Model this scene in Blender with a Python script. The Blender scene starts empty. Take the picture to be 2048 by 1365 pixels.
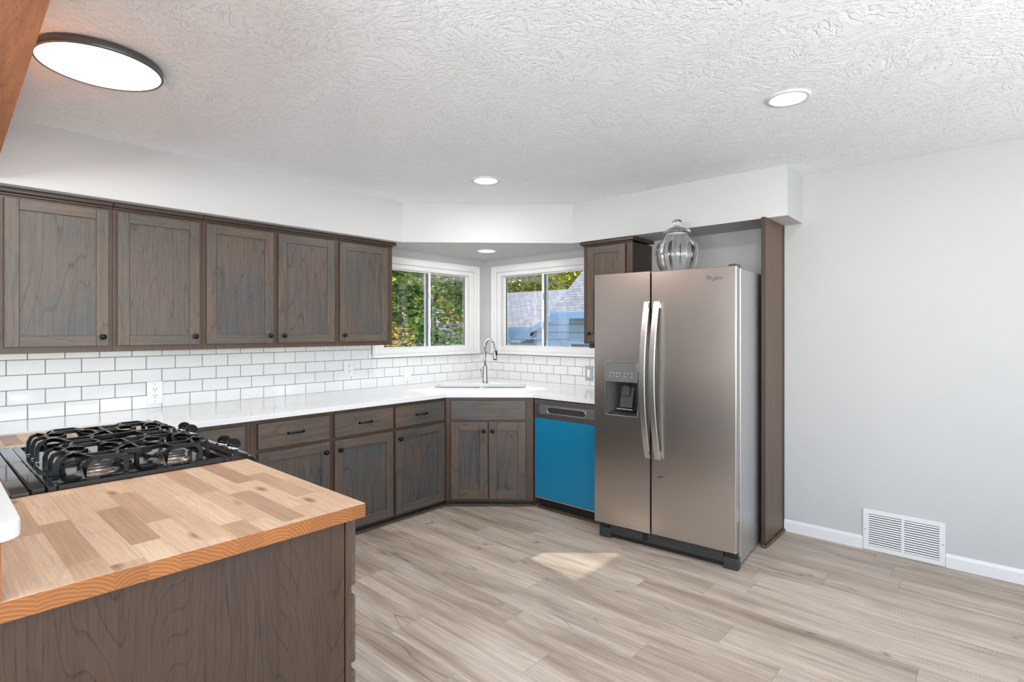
import bpy, bmesh, math, random
from mathutils import Matrix, Vector
random.seed(7)
SC = bpy.context.scene
COL = SC.collection
PI = math.pi

# ------------------------------------------------------------------ camera
cam_d = bpy.data.cameras.new('camera')
cam = bpy.data.objects.new('camera', cam_d)
COL.objects.link(cam)
cam.location = (4.016, -4.0728, 1.3899)
cam.rotation_euler = (PI/2, 0, 0.7293)
cam_d.sensor_width = 36.0
cam_d.lens = 1085.0/2048*36.0
cam_d.shift_y = -(682.5-660.95)/2048
cam_d.clip_start = 0.05
SC.camera = cam

# ------------------------------------------------------------------ view
vs = SC.view_settings
vs.view_transform = 'Standard'
vs.look = 'None'
vs.gamma = 1.0
vs.use_curve_mapping = False
vs.exposure = 0.12
SC.cycles.use_denoising = True
SC.cycles.max_bounces = 10
SC.cycles.diffuse_bounces = 5
SC.cycles.glossy_bounces = 4
SC.cycles.transmission_bounces = 8
SC.cycles.transparent_max_bounces = 10
SC.cycles.sample_clamp_indirect = 6.0
SC.cycles.caustics_reflective = False
SC.cycles.caustics_refractive = False

# ------------------------------------------------------------------ sky, sun, fill lights
world = bpy.data.worlds.new('world'); SC.world = world
world.use_nodes = True
wn = world.node_tree
sky = wn.nodes.new('ShaderNodeTexSky')
sky.sky_type = 'NISHITA'; sky.sun_disc = False
sky.sun_elevation = math.radians(39); sky.sun_rotation = math.radians(-75)
wn.nodes['Background'].inputs['Strength'].default_value = 0.6
wn.links.new(sky.outputs['Color'], wn.nodes['Background'].inputs['Color'])

def lamp(name, kind, loc, energy, color=(1, 1, 1), direction=None, **kw):
    l = bpy.data.lights.new(name, kind); l.energy = energy; l.color = color
    for k, v in kw.items(): setattr(l, k, v)
    o = bpy.data.objects.new(name, l); COL.objects.link(o); o.location = loc
    if direction is not None:
        o.rotation_euler = Vector(direction).to_track_quat('-Z', 'Y').to_euler()
    return o
lamp('sun', 'SUN', (-6, 2, 8), 4.6, (1.0, 0.93, 0.82), (1, -0.15, -0.82), angle=0.012)
# fill lights added behind the camera, tilted up to brighten ceiling and room
lamp('fill_rear', 'AREA', (4.25, -7.35, 1.35), 310, (0.93, 0.965, 1.0), (-0.25, 1, 1.9), shape='RECTANGLE', size=2.8, size_y=1.7)
lamp('fill_side', 'AREA', (6.35, -3.2, 1.5), 150, (0.93, 0.965, 1.0), (-1, 0, 1.9), shape='RECTANGLE', size=3.6, size_y=1.7)

# ------------------------------------------------------------------ node helpers
def srgb(r, g, b):
    f = lambda c: c/12.92/255 if c <= 10 else (((c/255)+0.055)/1.055)**2.4
    return (f(r), f(g), f(b), 1)

class Mat:
    def __init__(s, name):
        s.m = bpy.data.materials.new(name); s.m.use_nodes = True
        s.t = s.m.node_tree; s.b = s.t.nodes['Principled BSDF']
    def n(s, typ, ins=None, **props):
        nd = s.t.nodes.new(typ)
        for k, v in props.items(): setattr(nd, k, v)
        for k, v in (ins or {}).items(): s.set(nd, k, v)
        return nd
    def set(s, nd, k, v):
        i = nd.inputs[k]
        if isinstance(v, bpy.types.NodeSocket): s.t.links.new(v, i)
        else: i.default_value = v
    def math(s, op, a, b=None, c=None):
        nd = s.t.nodes.new('ShaderNodeMath'); nd.operation = op
        s.set(nd, 0, a)
        if b is not None: s.set(nd, 1, b)
        if c is not None: s.set(nd, 2, c)
        return nd.outputs[0]
    def obj(s):
        return s.n('ShaderNodeTexCoord').outputs['Object']
    def xyz(s, v):
        nd = s.n('ShaderNodeSeparateXYZ', {0: v}); return nd.outputs[0], nd.outputs[1], nd.outputs[2]
    def vec(s, x, y, z):
        return s.n('ShaderNodeCombineXYZ', {0: x, 1: y, 2: z}).outputs[0]
    def vmul(s, v, k):
        return s.n('ShaderNodeVectorMath', {0: v, 1: k}, operation='MULTIPLY').outputs[0]
    def vadd(s, v, k):
        return s.n('ShaderNodeVectorMath', {0: v, 1: k}, operation='ADD').outputs[0]
    def noise(s, v, scale, detail=3, rough=0.5, dist=0):
        return s.n('ShaderNodeTexNoise', {'Vector': v, 'Scale': scale, 'Detail': detail, 'Roughness': rough, 'Distortion': dist}).outputs['Fac']
    def ramp(s, f, pts, interp='LINEAR'):
        nd = s.n('ShaderNodeValToRGB', {0: f}); r = nd.color_ramp; r.interpolation = interp
        while len(r.elements) < len(pts): r.elements.new(0.5)
        for e, (p, c) in zip(r.elements, pts):
            e.position = p; e.color = c if len(c) == 4 else (*c, 1)
        return nd.outputs[0]
    def mix(s, f, a, b, mode='MIX'):
        nd = s.n('ShaderNodeMixRGB', {0: f, 1: a, 2: b}, blend_type=mode); return nd.outputs[0]
    def bump(s, h, strength=0.3, dist=0.002):
        nd = s.n('ShaderNodeBump', {'Height': h, 'Strength': strength, 'Distance': dist})
        s.set(s.b, 'Normal', nd.outputs[0])
    def p(s, **kw):
        for k, v in kw.items(): s.set(s.b, k.replace('_', ' '), v)
        return s

def g(v): return (v, v, v, 1)
def plain(name, col, rough=0.5, metal=0.0, spec=0.5, coat=0.0):
    m = Mat(name); m.p(Base_Color=col, Roughness=rough, Metallic=metal)
    m.b.inputs['Specular IOR Level'].default_value = spec
    m.b.inputs['Coat Weight'].default_value = coat
    return m.m

def mk_paint(name, v, bump=0.15):
    m = Mat(name); o = m.obj()
    m.p(Base_Color=v, Roughness=0.75)
    m.bump(m.noise(o, 60, 4), bump, 0.003)
    return m.m

def mk_ceiling():
    m = Mat('stomped ceiling plaster'); o = m.obj()
    w = m.n('ShaderNodeTexNoise', {'Vector': o, 'Scale': 2.2, 'Detail': 2.0})
    dv = m.vmul(w.outputs['Color'], (0.5, 0.5, 0.5))
    v = m.vadd(o, dv)
    v = m.vmul(v, (1.0, 1.3, 1.0))
    a = m.noise(v, 42, 3, 0.6, 0.5)
    h = m.ramp(a, [(0.40, g(0)), (0.47, g(0.75)), (0.56, g(0.8)), (0.66, g(1))])
    m.p(Base_Color=(0.89, 0.915, 0.945, 1), Roughness=0.85)
    m.bump(h, 0.75, 0.0045)
    return m.m

def mk_oak(name, axis, blend=0.5, tint=(1, 1, 1), lines=0.75, ring=15.0):
    """stained open grained oak; axis = direction of the grain"""
    m = Mat(name); o = m.obj()
    rnd = m.n('ShaderNodeObjectInfo').outputs['Random']
    off = m.vec(m.math('MULTIPLY', rnd, 13.0), m.math('MULTIPLY', rnd, 7.0), m.math('MULTIPLY', rnd, 29.0))
    v = m.vadd(o, off)
    st = [1.0, 1.0, 1.0]; st[axis] = 0.13
    fine = [1.0, 1.0, 1.0]; fine[axis] = 0.05
    vs_ = m.vmul(v, tuple(st)); vf = m.vmul(v, tuple(fine))
    n1 = m.noise(vs_, 3.6, 2, 0.45, 0.25)
    rings = m.math('FRACT', m.math('ADD', m.math('MULTIPLY', n1, ring), m.math('MULTIPLY', m.noise(vf, 30, 2), 0.12)))
    line = m.ramp(rings, [(0.0, g(1)), (0.04, g(0.7)), (0.13, g(0)), (0.97, g(0)), (1.0, g(1))])
    pores = m.noise(vf, 330, 2, 0.6)
    pr_ = m.ramp(pores, [(0.52, g(0)), (0.66, g(1))])
    bl = m.ramp(m.noise(m.vmul(v, (1, 1, 0.8)), 3.2, 3, 0.55), [(0.38, g(0)), (0.62, g(1))])
    t = lambda c: (c[0]*tint[0], c[1]*tint[1], c[2]*tint[2], 1)
    warm = t(srgb(104, 88, 77)); cool = t(srgb(88, 84, 81)); dark = t(srgb(40, 34, 30))
    c = m.mix(m.math('MULTIPLY', bl, min(1.0, blend*2)), warm, cool)
    streak = m.noise(vf, 60, 3, 0.5)
    c = m.mix(0.6, c, m.mix(1.0, c, m.ramp(streak, [(0.3, g(0.72)), (0.7, g(1.30))]), 'MULTIPLY'))
    c = m.mix(m.math('MULTIPLY', m.math('MULTIPLY', line, m.math('MULTIPLY_ADD', pr_, 0.6, 0.4)), lines), c, dark)
    c = m.mix(m.math('MULTIPLY', pr_, 0.34), c, dark)
    m.p(Base_Color=c, Roughness=0.42)
    m.bump(m.math('MULTIPLY', line, -0.4), 0.2, 0.001)
    return m.m

def mk_floor():
    m = Mat('grey brown oak plank floor'); o = m.obj()
    x, y, z = m.xyz(o)
    W, L = 0.185, 1.22
    r = m.math('FLOOR', m.math('DIVIDE', y, W))
    rr = m.n('ShaderNodeTexWhiteNoise', {'W': r}, noise_dimensions='1D').outputs['Value']
    xo = m.math('ADD', x, m.math('MULTIPLY', rr, L))
    c = m.math('FLOOR', m.math('DIVIDE', xo, L))
    idn = m.n('ShaderNodeTexWhiteNoise', {'Vector': m.vec(r, c, 0.0)}, noise_dimensions='3D')
    idv = idn.outputs['Value']
    off = m.vmul(idn.outputs['Color'], (37.0, 41.0, 17.0))
    v = m.vadd(o, off)
    vs_ = m.vmul(v, (0.10, 1, 1)); vf = m.vmul(v, (0.03, 1, 1))
    n1 = m.noise(vs_, 9, 4, 0.6, 0.5)
    n2 = m.noise(vf, 120, 3, 0.6)
    base = m.ramp(n1, [(0.25, srgb(142, 124, 108)), (0.45, srgb(176, 160, 145)), (0.62, srgb(196, 182, 168)), (0.8, srgb(165, 150, 137))])
    base = m.mix(0.55, base, m.mix(1.0, base, m.ramp(n2, [(0.35, g(0.66)), (0.65, g(1.2))]), 'MULTIPLY'))
    # saw marks across the boards
    sw = m.math('SINE', m.math('MULTIPLY', m.math('ADD', x, m.math('MULTIPLY', m.noise(v, 14, 1), 0.035)), 560.0))
    swm = m.ramp(m.noise(m.vmul(v, (1, 2.2, 1)), 3.2, 3, 0.6), [(0.52, g(0)), (0.64, g(1))])
    base = m.mix(m.math('MULTIPLY', m.math('MULTIPLY', swm, m.math('MULTIPLY_ADD', sw, 0.5, 0.5)), 0.30), base, srgb(110, 96, 84))
    # long cracks
    cr = m.math('ABSOLUTE', m.math('SUBTRACT', m.noise(m.vmul(v, (0.12, 1, 1)), 5.0, 2, 0.5, 0.2), 0.5))
    crm = m.ramp(cr, [(0.0, g(1)), (0.006, g(0))])
    crk = m.ramp(m.noise(v, 2.1, 2), [(0.46, g(0)), (0.56, g(1))])
    base = m.mix(m.math('MULTIPLY', m.math('MULTIPLY', crm, crk), 0.65), base, srgb(88, 74, 64))
    knot = m.n('ShaderNodeTexVoronoi', {'Vector': m.vmul(v, (0.9, 2.0, 1)), 'Scale': 1.6}).outputs['Distance']
    base = m.mix(m.math('MULTIPLY', m.ramp(knot, [(0.0, g(1)), (0.045, g(0))]), 0.5), base, srgb(100, 84, 72))
    tone = m.ramp(idv, [(0.0, g(0.88)), (0.5, g(1.0)), (1.0, g(1.07))])
    base = m.mix(1.0, base, tone, 'MULTIPLY')
    # joints
    fy = m.math('FRACT', m.math('DIVIDE', y, W)); fx = m.math('FRACT', m.math('DIVIDE', xo, L))
    jy = m.math('MINIMUM', fy, m.math('SUBTRACT', 1.0, fy)); jx = m.math('MINIMUM', fx, m.math('SUBTRACT', 1.0, fx))
    j = m.math('MAXIMUM', m.math('LESS_THAN', jy, 0.006), m.math('LESS_THAN', jx, 0.0010))
    base = m.mix(m.math('MULTIPLY', j, 0.5), base, srgb(92, 80, 70))
    m.p(Base_Color=base, Roughness=m.ramp(n1, [(0.3, g(0.42)), (0.7, g(0.55))]))
    m.bump(m.math('ADD', m.math('MULTIPLY', j, -1.0), m.math('MULTIPLY', n2, 0.3)), 0.25, 0.0015)
    return m.m

def mk_butcher():
    m = Mat('butcher block hardwood'); o = m.obj()
    x, y, z = m.xyz(o)
    W, L = 0.062, 0.36
    r = m.math('FLOOR', m.math('DIVIDE', y, W))
    rr = m.n('ShaderNodeTexWhiteNoise', {'W': r}, noise_dimensions='1D').outputs['Value']
    xo = m.math('ADD', x, m.math('MULTIPLY', rr, L*3.7))
    c = m.math('FLOOR', m.math('DIVIDE', xo, L))
    idn = m.n('ShaderNodeTexWhiteNoise', {'Vector': m.vec(r, c, 3.0)}, noise_dimensions='3D')
    off = m.vmul(idn.outputs['Color'], (31.0, 23.0, 17.0))
    v = m.vadd(o, off)
    vs_ = m.vmul(v, (0.13, 1, 1)); vf = m.vmul(v, (0.03, 1, 1))
    n1 = m.noise(vs_, 16, 2, 0.5, 0.6)
    rings = m.math('FRACT', m.math('MULTIPLY', n1, 9.0))
    base = m.ramp(idn.outputs['Value'], [(0.0, srgb(158, 124, 100)), (0.2, srgb(182, 148, 120)), (0.45, srgb(198, 166, 138)), (0.7, srgb(207, 176, 148)), (1.0, srgb(214, 184, 156))])
    base = m.mix(m.math('MULTIPLY', m.ramp(rings, [(0, g(1)), (0.22, g(0)), (0.8, g(0)), (1, g(1))]), 0.30), base, srgb(190, 145, 105))
    base = m.mix(0.6, base, m.mix(1.0, base, m.ramp(m.noise(vf, 170, 3, 0.6), [(0.35, g(0.76)), (0.65, g(1.14))]), 'MULTIPLY'))
    kn = m.n('ShaderNodeTexVoronoi', {'Vector': m.vmul(v, (0.6, 1.6, 1)), 'Scale': 5.0}).outputs['Distance']
    base = m.mix(m.math('MULTIPLY', m.ramp(kn, [(0.0, g(1)), (0.05, g(0.75)), (0.14, g(0))]), 0.9), base, srgb(100, 66, 46))
    # end grain on the end face (normal along x)
    gx, gy, gz = m.xyz(m.n('ShaderNodeNewGeometry').outputs['Normal'])
    endf = m.math('GREATER_THAN', m.math('ABSOLUTE', gx), 0.7)
    rn = m.n('ShaderNodeTexWhiteNoise', {'W': m.math('ADD', r, 17.0)}, noise_dimensions='1D')
    c1 = m.xyz(rn.outputs['Color'])
    fy = m.math('SUBTRACT', m.math('FRACT', m.math('DIVIDE', y, W)), 0.5)
    dy = m.math('ADD', m.math('MULTIPLY', fy, W), m.math('MULTIPLY', m.math('SUBTRACT', c1[0], 0.5), 0.20))
    dz = m.math('ADD', m.math('SUBTRACT', z, 0.82), m.math('MULTIPLY', c1[1], 0.08))
    rad = m.math('SQRT', m.math('ADD', m.math('MULTIPLY', dy, dy), m.math('MULTIPLY', dz, dz)))
    rad = m.math('ADD', rad, m.math('MULTIPLY', m.noise(o, 45, 2), 0.006))
    rg = m.math('FRACT', m.math('MULTIPLY', rad, 120.0))
    endc = m.ramp(rg, [(0.0, srgb(168, 114, 68)), (0.22, srgb(148, 92, 48)), (0.8, srgb(138, 82, 42)), (1.0, srgb(168, 114, 68))])
    endc = m.mix(1.0, endc, m.ramp(c1[2], [(0, g(0.78)), (1, g(1.12))]), 'MULTIPLY')
    jy = m.math('LESS_THAN', m.math('ABSOLUTE', m.math('SUBTRACT', m.math('ABSOLUTE', fy), 0.5)), 0.012)
    base = m.mix(m.math('MULTIPLY', jy, 0.25), base, srgb(150, 105, 75))
    col = m.mix(endf, base, endc)
    m.p(Base_Color=col, Roughness=0.38)
    return m.m

def mk_quartz():
    m = Mat('white quartz'); o = m.obj()
    c = m.mix(m.ramp(m.noise(o, 260, 2), [(0.62, g(0)), (0.7, g(0.35))]), g(0.80), g(0.58))
    m.p(Base_Color=c, Roughness=0.10)
    return m.m

def mk_steel(name, axis, col=(0.52, 0.485, 0.455, 1), rough=0.27):
    m = Mat(name); o = m.obj()
    m.p(Base_Color=col, Metallic=1.0, Roughness=rough)
    m.bump(m.noise(o, 2.0, 1), 0.3, 0.006)
    return m.m

def mk_leaf(name, cols):
    m = Mat(name); o = m.obj()
    n = m.noise(o, 6.0, 3, 0.7)
    w = m.n('ShaderNodeTexWhiteNoise', {'Vector': m.n('ShaderNodeVectorMath', {0: m.vmul(o, (11, 11, 11))}, operation='FLOOR').outputs[0]}, noise_dimensions='3D').outputs['Value']
    f = m.math('ADD', m.math('MULTIPLY', n, 0.6), m.math('MULTIPLY', w, 0.4))
    c = m.ramp(f, [(0.25 + 0.5*i/(len(cols)-1), srgb(*k)) for i, k in enumerate(cols)])
    m.p(Base_Color=c, Roughness=0.5)
    tr = m.n('ShaderNodeBsdfTranslucent', {0: c})
    mx = m.n('ShaderNodeMixShader', {0: 0.45, 1: m.b.outputs[0], 2: tr.outputs[0]})
    out = m.t.nodes['Material Output']; m.t.links.new(mx.outputs[0], out.inputs[0])
    return m.m

def mk_glass_pane():
    m = Mat('window pane glass')
    tr = m.n('ShaderNodeBsdfTransparent', {0: (0.95, 0.97, 0.97, 1)})
    gl = m.n('ShaderNodeBsdfGlossy', {0: g(1), 'Roughness': 0.0})
    fr = m.n('ShaderNodeFresnel', {'IOR': 1.45})
    mx = m.n('ShaderNodeMixShader', {0: fr.outputs[0], 1: tr.outputs[0], 2: gl.outputs[0]})
    m.t.links.new(mx.outputs[0], m.t.nodes['Material Output'].inputs[0])
    return m.m

def mk_emit(name, col, s):
    m = Mat(name)
    m.p(Base_Color=g(0.8)); m.b.inputs['Emission Color'].default_value = col; m.b.inputs['Emission Strength'].default_value = s
    return m.m

def mk_shingle():
    m = Mat('weathered roof shingles'); o = m.obj()
    br = m.n('ShaderNodeTexBrick', {'Vector': m.n('ShaderNodeTexCoord').outputs['UV'], 'Color1': srgb(168, 160, 156), 'Color2': srgb(142, 136, 136), 'Mortar': srgb(96, 92, 92), 'Scale': 1.0, 'Mortar Size': 0.006, 'Brick Width': 0.16, 'Row Height': 0.09})
    c = m.mix(0.5, br.outputs['Color'], m.mix(1.0, br.outputs['Color'], m.ramp(m.noise(o, 9, 4), [(0.3, g(0.6)), (0.7, g(1.25))]), 'MULTIPLY'))
    m.p(Base_Color=c, Roughness=0.9)
    return m.m

def mk_siding():
    m = Mat('pale blue lap siding'); o = m.obj()
    x, y, z = m.xyz(o)
    f = m.math('FRACT', m.math('DIVIDE', z, 0.16))
    c = m.mix(m.math('LESS_THAN', f, 0.08), srgb(196, 208, 222), srgb(120, 130, 146))
    m.p(Base_Color=c, Roughness=0.6)
    m.bump(f, 0.6, 0.02)
    return m.m

M = {}
M['wall'] = mk_paint('light grey wall paint', g(0.51))
M['soffit'] = mk_paint('soffit paint', g(0.58))
M['wall_brown'] = mk_paint('brown grey wall paint', srgb(92, 80, 72))
M['white'] = plain('white trim paint', g(0.72), 0.35)
M['vinyl'] = plain('white window vinyl', g(0.70), 0.3)
M['ceiling'] = mk_ceiling()
M['oak_v'] = mk_oak('stained oak vertical', 2, 0.5, (0.84, 0.82, 0.80))
M['oak_h'] = mk_oak('stained oak horizontal', 0, 0.5, (0.84, 0.82, 0.80))
M['oak_panel'] = mk_oak('stained oak panel', 2, 0.6, (0.74, 0.76, 0.79), 1.0, 20.0)
M['oak_frame'] = mk_oak('brown oak face frame', 2, 0.12, (0.58, 0.45, 0.36), 0.3)
M['oak_frame_h'] = mk_oak('brown oak top rail', 0, 0.12, (0.58, 0.45, 0.36), 0.3)
M['oak_end'] = mk_oak('peninsula oak end panel', 2, 0.22, (0.47, 0.37, 0.31), 1.0, 44.0)
M['oak_tall'] = mk_oak('tan oak tall panel', 2, 0.1, (0.86, 0.70, 0.56), 0.3, 8.0)
M['oak_side'] = mk_oak('dark oak cabinet side', 2, 0.1, (0.32, 0.24, 0.20), 0.5, 8.0)
M['dark'] = plain('dark toe kick', g(0.012), 0.6)
M['molding'] = plain('dark brown moulding', srgb(62, 48, 40), 0.4)
M['shoe'] = plain('brown shoe moulding', srgb(84, 66, 52), 0.5)
M['knob'] = plain('black knob metal', g(0.01), 0.25, 0.6)
M['floor'] = mk_floor()
M['butcher'] = mk_butcher()
M['quartz'] = mk_quartz()
M['tile'] = plain('white glazed tile', g(0.72), 0.07, 0, 0.5)
M['grout'] = plain('grey grout', g(0.24), 0.9)
M['steel'] = mk_steel('brushed steel doors', 0)
M['steel_side'] = mk_steel('grey fridge side', 2, (0.60, 0.60, 0.60, 1), 0.4)
M['handle'] = plain('satin steel handle', g(0.62), 0.28, 1.0)
M['nickel'] = plain('brushed nickel', g(0.38), 0.24, 1.0)
M['chrome'] = plain('chrome', g(0.75), 0.08, 1.0)
M['sink'] = plain('grey sink bowl', g(0.40), 0.3, 0.0)
M['film'] = plain('blue protective film', (0.004, 0.185, 0.345, 1), 0.38)
M['plastic_grey'] = plain('grey plastic', g(0.03), 0.4)
M['plastic_dark'] = plain('dark grey plastic', g(0.035), 0.4)
M['black'] = plain('black rubber', g(0.004), 0.7)
M['disp_panel'] = plain('silver dispenser panel', g(0.24), 0.35, 0.6)
M['enamel'] = plain('black gloss enamel', g(0.006), 0.06, 0, 0.45, 0.15)
M['rangeglass'] = plain('black glass', g(0.03), 0.05, 0, 0.8)
M['iron'] = plain('black cast iron', g(0.004), 0.25, 0, 0.35)
M['burner'] = plain('burner base metal', srgb(165, 150, 140), 0.3, 0.8)
M['burnercap'] = plain('burner cap enamel', g(0.05), 0.22)
M['outlet'] = plain('white outlet plastic', g(0.78), 0.3)
M['slot'] = plain('outlet slot', g(0.03), 0.6)
M['plate_grey'] = plain('grey switch plate', g(0.38), 0.4)
M['lens'] = mk_emit('lit lamp diffuser', (1, 0.99, 0.97, 1), 9.0)
M['lens_can'] = mk_emit('lit downlight lens', (1, 0.99, 0.97, 1), 12.0)
M['ring'] = plain('dark lamp rim', g(0.12), 0.35, 0.5)
M['pane'] = mk_glass_pane()
gm = Mat('clear jar glass'); gm.p(Base_Color=(1, 1, 1, 1), Roughness=0.0, IOR=1.45); gm.b.inputs['Transmission Weight'].default_value = 1.0
M['jar'] = gm.m
M['beam'] = mk_oak('orange brown beam board', 0, 0.0, (3.2, 1.75, 0.95), 0.3, 6.0)
M['barwood'] = mk_oak('orange brown bar cladding', 2, 0.0, (2.2, 1.1, 0.5), 0.5, 8.0)
M['grass'] = plain('lawn', srgb(92, 100, 52), 0.9)
M['leaf_yellow'] = mk_leaf('yellow green leaves', [(70, 84, 22), (132, 140, 40), (198, 186, 60), (226, 206, 84)])
M['leaf_green'] = mk_leaf('green leaves', [(40, 62, 26), (84, 112, 48), (140, 158, 70), (206, 208, 110)])
M['leaf_rust'] = mk_leaf('rust and yellow leaves', [(92, 92, 34), (170, 150, 60), (214, 160, 84), (232, 206, 120)])
M['bark'] = plain('tree bark', srgb(64, 50, 40), 0.9)
M['shingle'] = mk_shingle()
M['siding'] = mk_siding()
M['fascia'] = plain('pale fascia boards', srgb(190, 206, 226), 0.5)
M['tan'] = plain('tan shed boards', srgb(205, 186, 160), 0.8)
M['gasket'] = plain('grey window gasket', g(0.16), 0.5)
M['logo'] = plain('dark badge print', g(0.05), 0.4)

# ------------------------------------------------------------------ mesh helpers
def bm_new(): return bmesh.new()
def merge(dst, src, mi=None, M4=None):
    if M4 is not None: bmesh.ops.transform(src, matrix=M4, verts=src.verts)
    if mi is not None:
        for f in src.faces: f.material_index = mi
    me = bpy.data.meshes.new('tmp'); src.to_mesh(me); src.free()
    dst.from_mesh(me); bpy.data.meshes.remove(me)
def box(bm, x0, x1, y0, y1, z0, z1, b=0.0, mi=0, seg=1, M4=None):
    t = bmesh.new()
    bmesh.ops.create_cube(t, size=1.0, matrix=Matrix.Translation(((x0+x1)/2, (y0+y1)/2, (z0+z1)/2)) @ Matrix.Diagonal((abs(x1-x0), abs(y1-y0), abs(z1-z0), 1)))
    if b > 0:
        bmesh.ops.bevel(t, geom=list(t.edges), offset=b, segments=seg, affect='EDGES', profile=0.5, clamp_overlap=True)
    merge(bm, t, mi, M4)
def lathe(bm, prof, c=(0, 0, 0), seg=32, mi=0, ribs=0, rib=0.0, M4=None, smooth=True):
    t = bmesh.new(); rings = []
    for r, z in prof:
        if r < 1e-6: rings.append([t.verts.new((0, 0, z))])
        else:
            rr = []
            for i in range(seg):
                a = 2*PI*i/seg
                q = r*(1 + (rib*abs(math.sin(ribs*a/2)) if ribs else 0))
                rr.append(t.verts.new((q*math.cos(a), q*math.sin(a), z)))
            rings.append(rr)
    for a, b in zip(rings, rings[1:]):
        for i in range(seg):
            j = (i+1) % seg
            if len(a) == 1 and len(b) == 1: continue
            if len(a) == 1: f = t.faces.new((a[0], b[i], b[j]))
            elif len(b) == 1: f = t.faces.new((a[i], a[j], b[0]))
            else: f = t.faces.new((a[i], a[j], b[j], b[i]))
            f.smooth = smooth
    bmesh.ops.recalc_face_normals(t, faces=t.faces)
    bmesh.ops.translate(t, vec=Vector(c), verts=t.verts)
    merge(bm, t, mi, M4)
def tube(bm, pts, r, seg=10, mi=0, flat=None, closed=False, cap=True):
    """sweep a circle (or a w x h rectangle when flat=(w,h)) along pts"""
    t = bmesh.new(); P = [Vector(p) for p in pts]; n = len(P); rings = []
    up = Vector((0, 0, 1))
    for i, p in enumerate(P):
        if closed: d = (P[(i+1) % n]-P[i-1])
        else: d = (P[min(i+1, n-1)]-P[max(i-1, 0)])
        d.normalize()
        s = d.cross(up)
        if s.length < 0.05: s = d.cross(Vector((1, 0, 0))) if rings == [] else last
        s.normalize(); last = s.copy(); u = s.cross(d).normalized()
        if flat:
            w, h = flat
            rings.append([t.verts.new(p + s*a*w/2 + u*b*h/2) for a, b in ((-1, -1), (1, -1), (1, 1), (-1, 1))])
        else:
            rr = r[i] if isinstance(r, (list, tuple)) else r
            rings.append([t.verts.new(p + (s*math.cos(2*PI*k/seg) + u*math.sin(2*PI*k/seg))*rr) for k in range(seg)])
    m = len(rings[0])
    rng = range(n if closed else n-1)
    for i in rng:
        a, b = rings[i], rings[(i+1) % n]
        for k in range(m):
            f = t.faces.new((a[k], a[(k+1) % m], b[(k+1) % m], b[k])); f.smooth = not flat
    if not closed and cap:
        t.faces.new(rings[0][::-1]); t.faces.new(rings[-1])
    bmesh.ops.recalc_face_normals(t, faces=t.faces)
    merge(bm, t, mi)
def prism(bm, poly, z0, z1, holes=(), mi=0, bevel=0.0):
    t = bmesh.new(); edges = []
    for loop in [poly] + list(holes):
        vs_ = [t.verts.new((p[0], p[1], z0)) for p in loop]
        edges += [t.edges.new((vs_[i], vs_[(i+1) % len(vs_)])) for i in range(len(vs_))]
    bmesh.ops.triangle_fill(t, use_beauty=True, use_dissolve=False, edges=edges)
    fs = list(t.faces)
    r = bmesh.ops.extrude_face_region(t, geom=fs)
    nv = [v for v in r['geom'] if isinstance(v, bmesh.types.BMVert)]
    bmesh.ops.translate(t, vec=(0, 0, z1-z0), verts=nv)
    bmesh.ops.dissolve_limit(t, angle_limit=0.01, verts=t.verts, edges=t.edges)
    bmesh.ops.recalc_face_normals(t, faces=t.faces)
    if bevel:
        bmesh.ops.bevel(t, geom=[e for e in t.edges if e.is_manifold and e.calc_face_angle(0) > 0.5], offset=bevel, segments=2, affect='EDGES', profile=0.5, clamp_overlap=True)
    merge(bm, t, mi)
def rrect(w, h, r, n=6, c=(0, 0), rot=0.0):
    out = []
    for k, (sx, sy) in enumerate(((1, 1), (-1, 1), (-1, -1), (1, -1))):
        for i in range(n+1):
            a = PI/2*k + PI/2*i/n
            out.append((sx*(w/2-r)+r*math.cos(a), sy*(h/2-r)+r*math.sin(a)))
    ca, sa = math.cos(rot), math.sin(rot)
    return [(c[0]+x*ca-y*sa, c[1]+x*sa+y*ca) for x, y in out]
def obj(name, bm, mats, parent=None):
    me = bpy.data.meshes.new(name)
    bm.to_mesh(me); bm.free()
    for m in (mats if isinstance(mats, (list, tuple)) else [mats]): me.materials.append(m)
    o = bpy.data.objects.new(name, me); COL.objects.link(o)
    if parent is not None: o.parent = parent
    return o
def tag(o, label=None, cat=None, group=None, kind=None):
    if label: o['label'] = label
    if cat: o['category'] = cat
    if group: o['group'] = group
    if kind: o['kind'] = kind
    return o
def thing(name, label, cat, loc=(0, 0, 0), rz=0.0, group=None):
    o = bpy.data.objects.new(name, None); COL.objects.link(o)
    o.empty_display_size = 0.1
    o.location = loc; o.rotation_euler = (0, 0, rz)
    return tag(o, label, cat, group)
def copy_tree(o, parent=None):
    c = o.copy(); COL.objects.link(c); c.parent = parent
    for ch in [k for k in bpy.data.objects if k.parent == o and k != c]: copy_tree(ch, c)
    return c
def struct(name, bm, m, parent=None):
    o = obj(name, bm, m, parent)
    if parent is None: o['kind'] = 'structure'
    return o

H = 2.44; ZS = 2.117; CT = 0.895

# ------------------------------------------------------------------ room shell
b = bm_new(); box(b, -0.12, 6.6, -7.6, 0.12, -0.10, 0.0); struct('floor', b, M['floor'])
b = bm_new(); box(b, -0.12, 6.6, -7.6, 0.12, H, H+0.1); struct('ceiling', b, M['ceiling'])
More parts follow.
